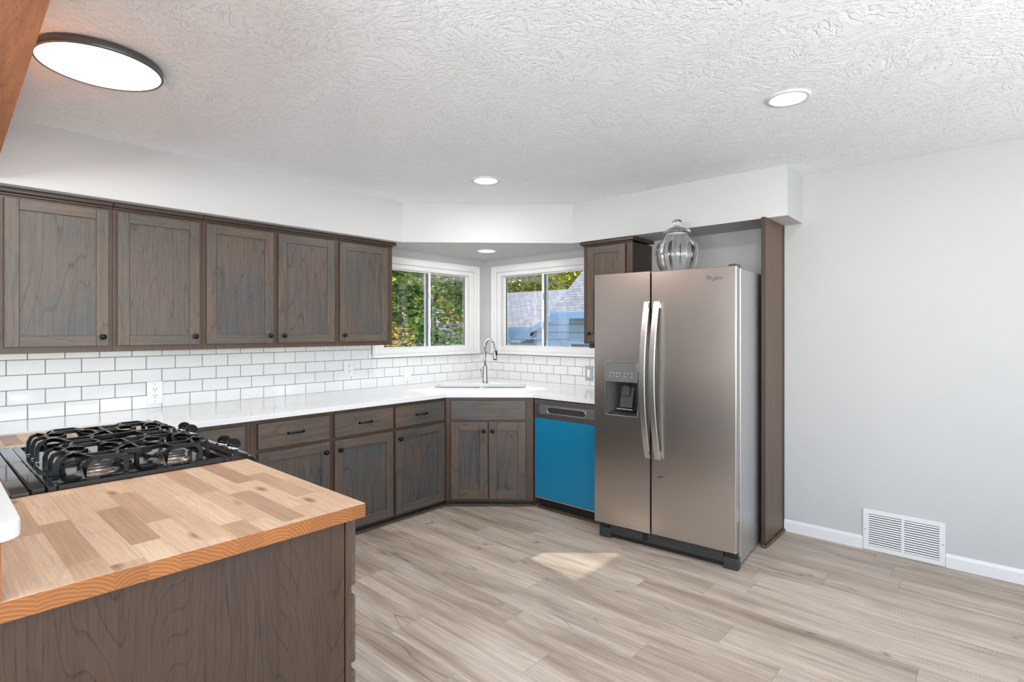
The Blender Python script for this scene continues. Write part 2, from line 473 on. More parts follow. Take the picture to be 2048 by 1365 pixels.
# window openings
AY0, AY1, WZ0, WZ1 = -1.335, -0.165, 1.178, 1.985
BX0, BX1 = 0.165, 1.375
b = bm_new()
box(b, -0.12, 0, -7.6, AY0, 0, H); box(b, -0.12, 0, AY1, 0.12, 0, H)
box(b, -0.12, 0, AY0, AY1, 0, WZ0); box(b, -0.12, 0, AY0, AY1, WZ1, H)
struct('wall_left', b, M['wall'])
b = bm_new()
box(b, 0, BX0, 0, 0.12, 0, H); box(b, BX1, 6.6, 0, 0.12, 0, H)
box(b, BX0, BX1, 0, 0.12, 0, WZ0); box(b, BX0, BX1, 0, 0.12, WZ1, H)
struct('wall_right', b, M['wall'])
b = bm_new()
box(b, 0, 2.8, -7.6, -7.5, 0, H); box(b, 5.8, 6.6, -7.6, -7.5, 0, H)
box(b, 2.8, 5.8, -7.6, -7.5, 0, 0.6); box(b, 2.8, 5.8, -7.6, -7.5, 2.4, H)
struct('wall_rear', b, M['wall_brown'])
b = bm_new()
box(b, 6.5, 6.6, -7.5, -5.1, 0, H); box(b, 6.5, 6.6, -1.3, 0, 0, H)
box(b, 6.5, 6.6, -5.1, -1.3, 0, 0.6); box(b, 6.5, 6.6, -5.1, -1.3, 2.4, H)
struct('wall_side', b, M['wall'])
# dropped soffit with the diagonal across the corner
b = bm_new()
prism(b, [(0, 0), (3.030, 0), (3.030, -0.36), (1.377, -0.36), (0.36, -1.339), (0.36, -4.6), (0, -4.6)], ZS, H)
struct('soffit', b, M['soffit'])
# baseboards on the right wall, either side of the vent
def baseboard(name, x0, x1):
    b = bm_new(); box(b, x0, x1, -0.012, 0, 0, 0.062); 
    prof = [(-0.012, 0.062), (-0.007, 0.074), (-0.004, 0.080), (0, 0.080), (0, 0.062)]
    t = bmesh.new(); rr = []
    for x in (x0, x1): rr.append([t.verts.new((x, p[0], p[1])) for p in prof])
    for i in range(len(prof)): t.faces.new((rr[0][i], rr[0][(i+1) % 5], rr[1][(i+1) % 5], rr[1][i]))
    t.faces.new(rr[0]); t.faces.new(rr[1][::-1]); bmesh.ops.recalc_face_normals(t, faces=t.faces); merge(b, t)
    struct(name, b, M['white'])
baseboard('baseboard_right', 2.913, 3.379)
baseboard('baseboard_side', 3.793, 6.5)

# ------------------------------------------------------------------ corner windows
def window(n, w, M4, flip):
    """built along local x 0..w on the wall plane y=0, room on -y; opening behind it"""
    def B(bmx, x0, x1, y0, y1, z0, z1, bv=0.0, mi=0):
        if flip: x0, x1 = w-x1, w-x0
        box(bmx, x0, x1, y0, y1, z0, z1, bv, mi, 1, M4)
    root = bm_new()
    f = 0.055
    B(root, 0, f, 0.0, 0.10, WZ0, WZ1, .003); B(root, w-f, w, 0.0, 0.10, WZ0, WZ1, .003)
    B(root, f, w-f, 0.0, 0.10, WZ1-0.042, WZ1, .003); B(root, f, w-f, 0.0, 0.10, WZ0, WZ0+0.045, .003)
    o = struct('window_%d' % n, root, M['vinyl'])
    # casing with a raised outer bead
    c = bm_new(); cw = 0.062
    B(c, -cw, 0, -0.014, 0, WZ0, WZ1+cw, .003); B(c, w, w+cw, -0.014, 0, WZ0, WZ1+cw, .003)
    B(c, 0, w, -0.014, 0, WZ1, WZ1+cw, .003)
    B(c, -cw, -cw+0.014, -0.022, 0, WZ0, WZ1+cw, .003); B(c, w+cw-0.014, w+cw, -0.022, 0, WZ0, WZ1+cw, .003)
    B(c, -cw, w+cw, -0.022, 0, WZ1+cw-0.014, WZ1+cw, .003)
    struct('casing', c, M['white'], o)
    s = bm_new(); B(s, -cw-0.002, w+cw-0.004, -0.042, 0.02, WZ0-0.028, WZ0, .004); struct('window_sill', s, M['white'], o)
    # sliding sash (left, front) and fixed sash (right, behind)
    zl, zh = WZ0+0.045, WZ1-0.042; mid = w*0.505
    for nm, x0, x1, y0, sw in (('sash', f, mid+0.02, 0.018, 0.028), ('sash', mid-0.02, w-f, 0.046, 0.028)):
        q = bm_new()
        B(q, x0, x0+sw, y0, y0+0.026, zl, zh, .002); B(q, x1-sw, x1, y0, y0+0.026, zl, zh, .002)
        B(q, x0+sw, x1-sw, y0, y0+0.026, zl, zl+0.014, .002); B(q, x0+sw, x1-sw, y0, y0+0.026, zh-0.012, zh, .002)
        so = struct(nm, q, M['vinyl'], o)
        q = bm_new(); B(q, x0+sw-.004, x0+sw+.003, y0+.004, y0+.02, zl+.014, zh-.012); B(q, x1-sw-.003, x1-sw+.004, y0+.004, y0+.02, zl+.014, zh-.012)
        struct('gasket', q, M['gasket'], so)
        q = bm_new(); B(q, x0+sw, x1-sw, y0+0.011, y0+0.014, zl+.012, zh-.01)
        struct('pane', q, M['pane'], so)
    for zz in (1.44, 1.72):
        q = bm_new(); B(q, mid-0.004, mid+0.014, 0.004, 0.018, zz-0.03, zz+0.03, .004); struct('latch', q, M['vinyl'], o)
    return o
RA = Matrix.Rotation(PI/2, 4, 'Z')
window(1, AY1-AY0, Matrix.Translation((0, AY0, 0)) @ RA, False)
window(2, BX1-BX0, Matrix.Translation((BX0, 0, 0)), True)

# ------------------------------------------------------------------ tile backsplash
def tiles(name, M4, x0, x1, zmax_of, joint, sgn, label):
    b = bm_new(); rh = 0.083; tw = 0.1625
    # grout bed in vertical strips of constant height
    for a, c, z in zmax_of: box(b, a, c, -0.006, -0.0006, CT+0.0005, z, 0, 0, 1, M4)
    for a, c, z in zmax_of:
        k = 0; z0 = CT+0.001
        while z0 < z-0.004:
            z1 = min(z0+rh-0.0042, z)
            off = joint[k % 2]
            i0 = int((a-off)//tw)-1
            for i in range(i0, int((c-off)//tw)+2):
                t0 = max(a+0.0005, off+i*tw+0.0022); t1 = min(c-0.0005, off+(i+1)*tw-0.0022)
                if t1-t0 > 0.006: box(b, t0, t1, -0.0095, -0.004, z0, z1, 0.0018, 1, 1, M4)
            k += 1; z0 += rh
    o = obj(name, b, [M['grout'], M['tile']])
    return tag(o, label, 'tile backsplash')
# wall A: local x runs along +y from y=-4.6 ; origin at y=0 => local x = y
MA = Matrix.Rotation(PI/2, 4, 'Z')
tiles('tile_backsplash', MA, -4.6, 0, [(-4.6, -1.400, 1.268), (-1.400, -0.0105, 1.149)], (-3.62, -3.7065), 1,
      'white subway tile backsplash on the left wall under the row of cabinets')
tiles('tile_backsplash', Matrix.Identity(4), 0.0, 2.0, [(0.0105, 1.44, 1.149), (1.44, 1.95, 1.276)], (0.179-0.1645, 0.0965), 1,
      'white subway tile backsplash on the window wall between the corner and the fridge')

# ------------------------------------------------------------------ cabinets
def knob(parent, x, z, y=-0.021):
    b = bm_new()
    R = Matrix.Translation((x, y, z)) @ Matrix.Rotation(PI/2, 4, 'X')
    lathe(b, [(0, 0), (0.008, 0), (0.006, 0.004), (0.0055, 0.010), (0.010, 0.014), (0.0155, 0.019), (0.0160, 0.024), (0.012, 0.030), (0, 0.0315)], seg=20, M4=R)
    return obj('knob', b, M['knob'], parent)
def pull(parent, x, z, y=-0.021):
    b = bm_new(); w = 0.048
    pts = [(x-w, y+0.002, z), (x-w, y-0.012, z)]
    for i in range(9):
        a = -1+2*i/8; pts.append((x+a*w*0.92, y-0.022-0.006*(1-a*a), z+0.002*(1-a*a)))
    pts += [(x+w, y-0.012, z), (x+w, y+0.002, z)]
    tube(b, pts, [0.0065, 0.006]+[0.0045+0.0022*(1-(-1+2*i/8)**2) for i in range(9)]+[0.006, 0.0065], 8)
    for s in (-1, 1):
        lathe(b, [(0, 0), (0.009, 0), (0.009, 0.003), (0, 0.004)], seg=12, M4=Matrix.Translation((x+s*w, y, z)) @ Matrix.Rotation(PI/2, 4, 'X'))
    return obj('handle', b, M['knob'], parent)
def shaker(parent, x0, x1, z0, z1, kx=None, kz=None, sw=0.058):
    th = 0.020; b = bm_new(); e = 0.0025
    box(b, x0, x0+sw, -th, 0, z0, z1, e, 0); box(b, x1-sw, x1, -th, 0, z0, z1, e, 0)
    box(b, x0+sw-.001, x1-sw+.001, -th, 0, z0, z0+sw, e, 1); box(b, x0+sw-.001, x1-sw+.001, -th, 0, z1-sw, z1, e, 1)
    d = obj('door', b, [M['oak_v'], M['oak_h']], parent)
    p = bm_new(); box(p, x0+sw-.002, x1-sw+.002, -0.0115, -0.002, z0+sw-.002, z1-sw+.002)
    obj('door_panel', p, M['oak_panel'], d)
    if kx is not None: knob(d, kx, kz)
    return d
def drawer(parent, x0, x1, z0, z1, handle=True, nm='drawer'):
    b = bm_new(); box(b, x0, x1, -0.020, 0, z0, z1, 0.004, 0, 2)
    d = obj(nm, b, M['oak_h'], parent)
    if handle: pull(d, (x0+x1)/2, (z0+z1)/2)
    return d
def carcass(parent, w, z0, z1, depth, holes, mat='oak_frame', xo=0.0):
    """face frame board with a box behind it"""
    b = bm_new()
    box(b, xo, xo+w, 0.0, 0.019, z0, z1, 0.001)
    f = obj('face_frame', b, M[mat], parent)
    b = bm_new(); box(b, xo+0.001, xo+w-0.001, 0.0195, depth, z0+0.001, z1-0.001)
    obj('carcass', b, M['oak_side'], parent)
# upper run on the left wall; local x = along +y, front face towards the room
UX = 0.263; UB, UT = 1.268, 2.080
def upper(y0, y1, doors, label):
    t = thing('wall_cabinet', label, 'cabinet', (UX, y0, UB), PI/2, 'stained oak wall cabinets on the left wall')
    w = y1-y0
    carcass(t, w-0.0008, 0, UT-UB, UX-0.001, None)
    for d0, d1, kside in doors:
        a, c = d0-y0, d1-y0
        kx = (c-0.030) if kside > 0 else (a+0.030)
        shaker(t, a, c, 1.302-UB, 2.066-UB, kx, 1.352-UB)
    b = bm_new(); box(b, 0, w-0.0008, -0.014, 0.0, UT-UB-0.002, 2.090-UB, 0.002); box(b, 0, w-0.0008 + (0.02 if y1 > -1.4 else 0), -0.034, UX-0.002, 2.090-UB, 2.1165-UB-0.003, 0.004)
    obj('crown_molding', b, M['molding'], t)
    return t
upper(-4.20, -3.762, [(-4.18, -3.775, 1)], 'stained oak wall cabinet mostly beyond the left edge of the picture')
upper(-3.762, -3.286, [(-3.740, -3.306, 1)], 'single door oak wall cabinet with wavy cathedral grain, nearest the camera, above the cooktop')
upper(-3.286, -2.817, [(-3.266, -2.837, 1)], 'single door oak wall cabinet between the wavy grained one and the double door one')
upper(-2.817, -1.874, [(-2.797, -2.369, 1), (-2.334, -1.905, -1)], 'double door oak wall cabinet with its two knobs side by side')
upper(-1.874, -1.370, [(-1.859, -1.426, -1)], 'single door oak wall cabinet at the end of the row beside the left window')
# upper cabinet by the fridge
t = thing('wall_cabinet', 'narrow dark oak wall cabinet between the right window and the fridge', 'cabinet', (1.463, -0.32, 1.278), 0)
carcass(t, 0.450, 0, 0.80, 0.319, None)
shaker(t, 0.045, 0.394, 0.021, 0.79, 0.072, 0.085)
b = bm_new(); box(b, -0.004, 0.454, -0.012, 0.0, 0.80, 0.812, 0.002); box(b, -0.022, 0.472, -0.030, 0.318, 0.812, 0.8375, 0.004)
obj('crown_molding', b, M['molding'], t)
b = bm_new(); box(b, 0.040, 0.085, 0.01, 0.05, -0.036, 0, 0.006); obj('bracket', b, M['plastic_grey'], t)

# base run on the left wall: face at x=0.78
FX = 0.78
def base(y0, y1, fronts, label, d=None):
    t = thing('base_cabinet', label, 'cabinet', (FX, y0, 0), PI/2, 'stained oak base cabinets on the left wall')
    w = y1-y0
    b = bm_new(); box(b, 0, w-0.0008, 0.0, 0.019, 0.045, 0.862, 0.001); obj('face_frame', b, M['oak_frame'], t)
    b = bm_new(); box(b, 0.001, w-0.002, 0.0195, FX-0.003, 0.085, 0.862); obj('carcass', b, M['oak_side'], t)
    b = bm_new(); box(b, 0, w-0.0008, 0.035, 0.055, 0.0, 0.085); obj('toe_kick', b, M['dark'], t)
    b = bm_new(); box(b, 0, w-0.0008, 0.012, 0.035, 0.0, 0.016, 0.005); obj('shoe_molding', b, M['shoe'], t)
    for kind, a, c, k in fronts:
        a -= y0; c -= y0
        drawer(t, a, c, 0.687, 0.840)
        shaker(t, a, c, 0.062, 0.665, (c-0.032) if k > 0 else (a+0.032), 0.605)
    return t
base(-3.17, -2.735, [('d', -3.15, -2.77, 1)], 'oak base cabinet half hidden behind the cooktop knobs and the butcher block')
base(-2.735, -1.735, [('d', -2.698, -2.241, 1), ('d', -2.205, -1.746, -1)], 'double oak base cabinet with two drawers, in the middle of the left wall')
base(-1.735, -1.2405, [('d', -1.724, -1.261, -1)], 'single oak base cabinet with one drawer, next to the diagonal sink cabinet')
# diagonal sink cabinet
P0 = Vector((0.78, -1.24)); P1 = Vector((1.303, -0.78)); ang = math.atan2(P1.y-P0.y, P1.x-P0.x); wd = (P1-P0).length
t = thing('sink_cabinet', 'diagonal oak sink cabinet across the corner with two doors and a blank drawer front', 'cabinet', (P0.x, P0.y, 0), ang)
b = bm_new(); box(b, 0.002, wd-0.002, 0.0, 0.019, 0.045, 0.862, 0.001); obj('face_frame', b, M['oak_frame'], t)
b = bm_new(); prism(b, [(0.01, 0.020), (wd-0.01, 0.020), (wd-0.05, 0.25), (0.05, 0.25)], 0.085, 0.62); obj('carcass', b, M['oak_side'], t)
b = bm_new(); box(b, 0.0, wd, 0.035, 0.055, 0, 0.085); obj('toe_kick', b, M['dark'], t)
b = bm_new(); box(b, -0.004, wd+0.004, 0.012, 0.035, 0, 0.016, 0.005); obj('shoe_molding', b, M['shoe'], t)
drawer(t, 0.046, 0.634, 0.687, 0.840, False, 'drawer_front')
shaker(t, 0.046, 0.336, 0.066, 0.667, 0.306, 0.603, 0.064)
shaker(t, 0.343, 0.634, 0.066, 0.667, 0.373, 0.603, 0.064)
# filler by the dishwasher
b = bm_new(); box(b, 1.306, 1.325, -0.78, -0.5, 0.045, 0.862)
tag(obj('filler_strip', b, M['oak_frame']), 'narrow brown oak filler strip left of the dishwasher', 'filler strip')

# ------------------------------------------------------------------ dishwasher
t = thing('dishwasher', 'dishwasher with its door still covered in blue protective film', 'dishwasher', (1.328, -0.80, 0))
b = bm_new(); box(b, 0, 0.594, 0.03, 0.78, 0.10, 0.850); obj('tub', b, M['plastic_dark'], t)
b = bm_new()
# steel control strip with a pocket handle
box(b, 0, 0.594, 0, 0.03, 0.711, 0.748, .002); box(b, 0, 0.594, 0, 0.03, 0.812, 0.856, .003)
box(b, 0, 0.128, 0, 0.03, 0.748, 0.812); box(b, 0.480, 0.594, 0, 0.03, 0.748, 0.812)
box(b, 0.128, 0.480, 0.024, 0.03, 0.748, 0.812)
dd = obj('door', b, M['steel'], t)
b = bm_new()
box(b, 0.05, 0.56, -0.004, -0.0005, 0.746, 0.818, .0015)
obj('handle_bezel', b, M['disp_panel'], dd)
b = bm_new()
tube(b, [(p[0], -0.006, p[1]) for p in rrect(0.35, 0.050, 0.022, 6, (0.304, 0.780))], 0.004, 6, closed=True)
obj('handle_rim', b, M['chrome'], dd)
b = bm_new(); box(b, 0.135, 0.473, -0.0052, -0.004, 0.760, 0.800, .0005); obj('handle_pocket', b, M['plastic_dark'], dd)
b = bm_new(); box(b, 0, 0.594, 0, 0.03, 0.098, 0.710, .003); obj('protective_film', b, M['film'], t)
b = bm_new(); box(b, 0, 0.594, 0.008, 0.03, 0.088, 0.097); obj('door_edge', b, M['handle'], t)
b = bm_new(); box(b, 0, 0.594, 0.07, 0.09, 0.0, 0.095); box(b, 0.0, 0.594, 0.035, 0.07, 0, 0.016, .004, 1); obj('toe_kick', b, [M['dark'], M['shoe']], t)
b = bm_new(); box(b, 0.0, 0.594, 0.012, 0.03, 0.857, 0.8635); obj('vent_gap', b, M['black'], t)

# ------------------------------------------------------------------ countertop
SA = ang; SCN = (0.590, -0.655)
hole = rrect(0.80, 0.40, 0.07, 6, SCN, SA)
b = bm_new(); zc = CT-0.031
d1 = Vector((math.sin(ang), -math.cos(ang)))*0.035
fA = (0.815, P0.y + d1.y - 0.005 ); fB = (P1.x + d1.x + 0.004, -0.815)
# intersection of the straight fronts with the diagonal offset line
e = (P1-P0).normalized(); Q = P0 + d1
ka = (0.815-Q.x)/e.x; kb = (-0.815-Q.y)/e.y
cA = (0.815, Q.y+e.y*ka); cB = (Q.x+e.x*kb, -0.815)
prism(b, [(0.001, -0.001), (0.001, -4.6), (0.48, -4.6), (0.48, -3.172), (0.815, -3.172), cA, cB, (1.950, -0.815), (1.950, -0.001)], zc, CT, [hole], bevel=0.002)
tag(obj('countertop', b, M['quartz']), 'white quartz countertop running along the left wall and round the sink corner', 'countertop')

# sink
t = thing('kitchen_sink', 'undermounted double bowl sink set in the white corner countertop', 'sink', (SCN[0], SCN[1], 0.70), SA)
b = bm_new()
out = rrect(0.83, 0.43, 0.08, 6)
bl = rrect(0.375, 0.37, 0.06, 6, (-0.200, 0)); br = rrect(0.375, 0.37, 0.06, 6, (0.200, 0))
prism(b, out, 0.155, 0.1635, [bl, br]); obj('rim', b, M['sink'], t)
for cx_ in (-0.2, 0.2):
    b = bm_new(); q = bmesh.new()
    top = [q.verts.new((p[0], p[1], 0.157)) for p in rrect(0.375, 0.37, 0.06, 6, (cx_, 0))]
    md = [q.verts.new((p[0], p[1], 0.02)) for p in rrect(0.355, 0.35, 0.06, 6, (cx_, 0))]
    bt = [q.verts.new((p[0], p[1], 0.0)) for p in rrect(0.30, 0.29, 0.05, 6, (cx_, 0))]
    for A_, B_ in ((top, md), (md, bt)):
        for i in range(len(A_)): q.faces.new((A_[i], A_[(i+1) % len(A_)], B_[(i+1) % len(A_)], B_[i])).smooth = True
    q.faces.new(bt); merge(b, q)
    bo = obj('bowl', b, M['sink'], t)
    b = bm_new(); lathe(b, [(0, 0.004), (0.03, 0.004), (0.042, 0.002), (0.042, 0.0005)], (cx_, 0, 0), 24); obj('drain', b, M['chrome'], bo)

# faucet
t = thing('kitchen_faucet', 'tall brushed nickel gooseneck faucet with pull-down spray head', 'faucet', (0.440, -0.450, CT))
b = bm_new()
lathe(b, [(0, 0), (0.029, 0), (0.029, 0.004), (0.0265, 0.008), (0.0255, 0.03), (0.0225, 0.10), (0.0215, 0.155), (0.019, 0.164), (0.0125, 0.168), (0, 0.168)], seg=28)
obj('body', b, M['nickel'], t)
b = bm_new()
dx, dy = 0.93, -0.20; L_ = math.hypot(dx, dy); dx /= L_; dy /= L_
pts = [(0, 0, 0.165), (0, 0, 0.22), (0, 0, 0.285)]
R_ = 0.078
for i in range(1, 15):
    a = PI*i/16.0*1.0
    h = R_*(1-math.cos(a)); pts.append((h*dx, h*dy, 0.315+R_*1.22*math.sin(a)))
h = R_*(1-math.cos(PI*14/16)); z_ = 0.315+R_*1.22*math.sin(PI*14/16)
pts.append(((h+0.004)*dx, (h+0.004)*dy, z_-0.03))
tube(b, pts, 0.0118, 14); obj('spout', b, M['nickel'], t)
b = bm_new(); ex_, ez_ = h+0.004, z_-0.03
tube(b, [((ex_)*dx, (ex_)*dy, ez_+.002), ((ex_+.004)*dx, (ex_+.004)*dy, ez_-0.02), ((ex_+.012)*dx, (ex_+.012)*dy, ez_-0.085), ((ex_+.013)*dx, (ex_+.013)*dy, ez_-0.095)], [0.0135, 0.015, 0.0185, 0.0165], 16)
sh = obj('spray_head', b, M['nickel'], t)
b = bm_new(); tube(b, [((ex_+.019)*dx+.004, (ex_+.019)*dy+.008, ez_-0.012), ((ex_+.026)*dx+.004, (ex_+.026)*dy+.006, ez_-0.055)], 0.008, 10); obj('button', b, M['black'], sh)
b = bm_new(); lathe(b, [(0, 0), (0.016, 0), (0.0160, 0.004), (0, 0.005)], ((ex_+.013)*dx, (ex_+.013)*dy, ez_-0.100), 16); obj('nozzle', b, M['plastic_dark'], sh)
b = bm_new(); tube(b, [(-0.010, 0.0, 0.055), (-0.022, -0.016, 0.065), (-0.028, -0.022, 0.095), (-0.030, -0.026, 0.135)], [0.011, 0.010, 0.0075, 0.006], 12); obj('lever', b, M['nickel'], t)

# ------------------------------------------------------------------ outlets and switches
def outlet(loc, rz, label, kind='duplex', plate='outlet', w=0.080, h=0.132):
    t = thing('wall_outlet' if kind == 'duplex' else 'light_switch', label, 'outlet' if kind == 'duplex' else 'switch', loc, rz)
    b = bm_new(); box(b, -w/2, w/2, -0.006, 0.001, -h/2, h/2, 0.0025, 0, 2); obj('cover_plate', b, M[plate], t)
    if kind == 'duplex':
        for s in (-1, 1):
            b = bm_new(); box(b, -0.017, 0.017, -0.010, -0.005, s*0.021-0.016, s*0.021+0.016, 0.006, 0, 3); r = obj('receptacle', b, M['outlet'], t)
            b = bm_new()
            box(b, -0.0085, -0.0055, -0.0105, -0.0095, s*0.021-0.003, s*0.021+0.009); box(b, 0.0055, 0.0085, -0.0105, -0.0095, s*0.021-0.002, s*0.021+0.008)
            box(b, -0.003, 0.003, -0.0105, -0.0095, s*0.021-0.011, s*0.021-0.006, 0.001); obj('slots', b, M['slot'], r)
    elif kind == 'rocker':
        b = bm_new(); box(b, -0.016, 0.016, -0.010, -0.005, -0.033, 0.033, 0.002); obj('rocker', b, M['outlet'], t)
    else:
        b = bm_new(); box(b, -0.006, 0.006, -0.010, -0.005, -0.012, 0.012, 0.001); obj('toggle', b, M['outlet'], t)
    for s in (-1, 1):
        b = bm_new(); lathe(b, [(0, 0), (0.0032, 0), (0.0028, 0.0012), (0, 0.0014)], seg=10, M4=Matrix.Translation((0, -0.0062, s*(h/2-0.018))) @ Matrix.Rotation(PI/2, 4, 'X')); obj('screw', b, M['nickel'], t)
    return t
outlet((0.0105, -3.011, 0.992), PI/2, 'white duplex wall outlet in the tile behind the cooktop', w=0.086, h=0.142)
outlet((0.0105, -1.622, 1.073), PI/2, 'white duplex wall outlet in the tile under the end of the cabinets')
outlet((0.0105, -1.023, 0.990), PI/2, 'white toggle switch under the left window, left of the sink', 'toggle', w=0.076, h=0.125)
outlet((1.307, -0.0105, 1.007), 0, 'grey framed rocker switch in the tile beside the fridge', 'rocker', 'plate_grey')

# ------------------------------------------------------------------ fridge
t = thing('refrigerator', 'tall side-by-side stainless steel refrigerator with ice and water dispenser', 'refrigerator', (2.905, -0.90, 0), math.radians(4.0))
b = bm_new(); box(b, -0.905, 0.0, 0.080, 0.72, 0.02, 1.755, 0.004); obj('cabinet_body', b, M['steel_side'], t)
b = bm_new(); box(b, -0.90, -0.008, 0.062, 0.080, 0.11, 1.75); obj('gasket', b, M['black'], t)
def fdoor(x0, x1, cut=None):
    b = bm_new()
    def curved(xa, xb, za, zb):
        box(b, xa, xb, 0.0, 0.060, za, zb)
    if cut is None: box(b, x0, x1, 0, 0.060, 0.102, 1.762, 0.006, 0, 3)
    else:
        c0, c1, cz0, cz1 = cut
        out = [(x0, 0.102), (x1, 0.102), (x1, 1.762), (x0, 1.762)]
        hl = rrect(c1-c0, cz1-cz0, 0.014, 4, ((c0+c1)/2, (cz0+cz1)/2))
        q = bmesh.new(); prism(q, [(a, -c) for a, c in out], 0.0, 0.060, [[(a, -c) for a, c in hl]], bevel=0)
        merge(b, q, 0, Matrix.Rotation(-PI/2, 4, 'X') @ Matrix.Diagonal((1, 1, 1, 1)))
    return obj('door', b, M['steel'], t)
CUT = (-0.836, -0.610, 0.832, 1.180)
dl = fdoor(-0.920, -0.524, CUT); dr = fdoor(-0.517, 0.0)
# handles: flat bars bowed outwards
def fhandle(d, xt, xm, xb):
    b = bm_new(); pts = []; n = 22
    for i in range(n+1):
        s = i/n; z = 1.569+(0.585-1.569)*s
        k = 4*s*(1-s)
        pts.append((xt*(1-s)+xb*s + (xm-(xt+xb)/2)*k, -0.020-0.040*k, z))
    q = bmesh.new(); rings = []
    for p in pts: rings.append([q.verts.new((p[0]+a*0.0185, p[1]+c, p[2])) for a, c in ((-1, 0), (-0.85, -0.010), (0.85, -0.010), (1, 0), (0.8, 0.006), (-0.8, 0.006))])
    for A_, B_ in zip(rings, rings[1:]):
        for k in range(6): q.faces.new((A_[k], A_[(k+1) % 6], B_[(k+1) % 6], B_[k]))
    q.faces.new(rings[0]); q.faces.new(rings[-1][::-1]); bmesh.ops.recalc_face_normals(q, faces=q.faces); merge(b, q)
    for z in (1.545, 0.61): box(b, xt-0.012, xt+0.012, -0.022, 0.0, z-0.018, z+0.018, 0.003)
    obj('handle', b, M['handle'], d)
fhandle(dl, -0.534, -0.551, -0.530); fhandle(dr, -0.470, -0.487, -0.463)
# dispenser
b = bm_new(); q = bmesh.new()
hl = rrect(0.232, 0.352, 0.015, 5, (-0.723, 1.006)); tube(b, [(x, -0.001, z) for x, z in hl], 0.003, 6, closed=True)
obj('dispenser_rim', b, M['disp_panel'], dl)
b = bm_new(); box(b, -0.834, -0.612, -0.002, 0.012, 1.050, 1.178, 0.002, 0, 2); dp = obj('dispenser_panel', b, M['disp_panel'], dl)
b = bm_new()
for i, xx in enumerate((-0.800, -0.778, -0.755, -0.733, -0.700, -0.672, -0.647)):
    box(b, xx-0.003, xx+0.003, -0.0026, -0.0018, 1.106, 1.110); 
for xx in (-0.80, -0.75, -0.70, -0.65): box(b, xx-0.008, xx+0.008, -0.0026, -0.0018, 1.085, 1.087)
tag(obj('button_icons', b, M['outlet'], dp), kind='stuff')
b = bm_new()
# cavity: back, sloped sides, floor shelf
q = bmesh.new()
f0 = [(-0.834, 0.834), (-0.612, 0.834), (-0.612, 1.052), (-0.834, 1.052)]
k0 = [(-0.775, 0.872), (-0.640, 0.872), (-0.640, 1.045), (-0.775, 1.045)]
va = [q.verts.new((x, 0.004, z)) for x, z in f0]; vb = [q.verts.new((x, 0.075, z)) for x, z in k0]
for i in range(4): q.faces.new((va[i], va[(i+1) % 4], vb[(i+1) % 4], vb[i]))
q.faces.new(vb); merge(b, q); cav = obj('dispenser_cavity', b, M['plastic_grey'], dl)
b = bm_new(); box(b, -0.765, -0.650, 0.015, 0.06, 0.868, 0.874, 0.002); obj('drip_tray', b, M['disp_panel'], dl)
b = bm_new(); R = Matrix.Translation((-0.700, 0.045, 0.965)) @ Matrix.Rotation(math.radians(-16), 4, 'X')
box(b, -0.045, 0.045, -0.004, 0.004, -0.085, 0.055, 0.002, 0, 1, R); box(b, -0.028, 0.022, -0.018, -0.002, -0.010, 0.062, 0.003, 0, 1, R); obj('paddle', b, M['plastic_dark'], dl)
b = bm_new(); lathe(b, [(0, 0), (0.012, 0), (0.015, 0.03), (0, 0.03)], (-0.69, 0.03, 1.025), 14); obj('spout', b, M['black'], dl)
# badge: illegible script logo (thin relief strokes)
b = bm_new()
def script(bmx, x0, z0, s):
    st = [[(0, .6), (.1, 1), (.5, 1.05), (.75, .7), (.6, .25), (.2, .1), (.0, .35), (.15, .75), (.5, .8)],
          [(.75, .35), (1.0, .75), (1.15, .35), (1.3, .05), (1.55, .5), (1.75, .85), (1.9, .4)],
          [(1.6, -.1), (2.0, .15), (2.3, .8), (2.55, 1.0), (2.7, .5), (2.4, .1), (2.15, .35)],
          [(2.7, .2), (2.95, .6), (3.2, .55), (3.1, .15), (3.4, .2), (3.6, .6), (3.75, .3)],
          [(1.0, -.15), (1.4, -.2), (1.8, -.05)]]
    for k in st:
        tube(bmx, [(x0+p[0]*s, -0.0012, z0+p[1]*s) for p in k], 0.0013, 6)
script(b, -0.168, 1.684, 0.0245); obj('badge', b, M['logo'], dr)
b = bm_new(); tube(b, [(-0.478, -0.001, 0.467), (-0.452, -0.002, 0.475), (-0.426, -0.001, 0.477)], [0.001, 0.004, 0.0012], 6); obj('dent', b, M['logo'], dr)
# hinge cover
b = bm_new(); box(b, -0.055, -0.004, 0.025, 0.10, 1.7555, 1.775, 0.006, 0, 2); obj('hinge_cover', b, M['plastic_dark'], t)
# bottom grille and feet
b = bm_new(); box(b, -0.885, -0.08, 0.030, 0.045, 0.030, 0.093, 0.002); gr = obj('base_grille', b, M['plastic_grey'], t)
b = bm_new(); box(b, -0.885, -0.08, 0.045, 0.07, 0.004, 0.030); obj('grille_vent', b, M['black'], gr)
b = bm_new(); box(b, -0.722, -0.585, 0.022, 0.032, 0.038, 0.088, 0.002); box(b, -0.583, -0.553, 0.026, 0.032, 0.040, 0.088, 0.001, 1); obj('filter_cap', b, [M['plastic_grey'], M['black']], gr)
for x0, x1 in ((-0.895, -0.812), (-0.082, 0.003)):
    b = bm_new(); box(b, x0, x1, 0.018, 0.075, 0.0, 0.068, 0.006, 0, 2); ft = obj('foot', b, M['plastic_grey'], t)
    b = bm_new(); box(b, x0+0.012, x1-0.014, 0.010, 0.05, 0.070, 0.098, 0.003); obj('hinge', b, M['black'], ft)

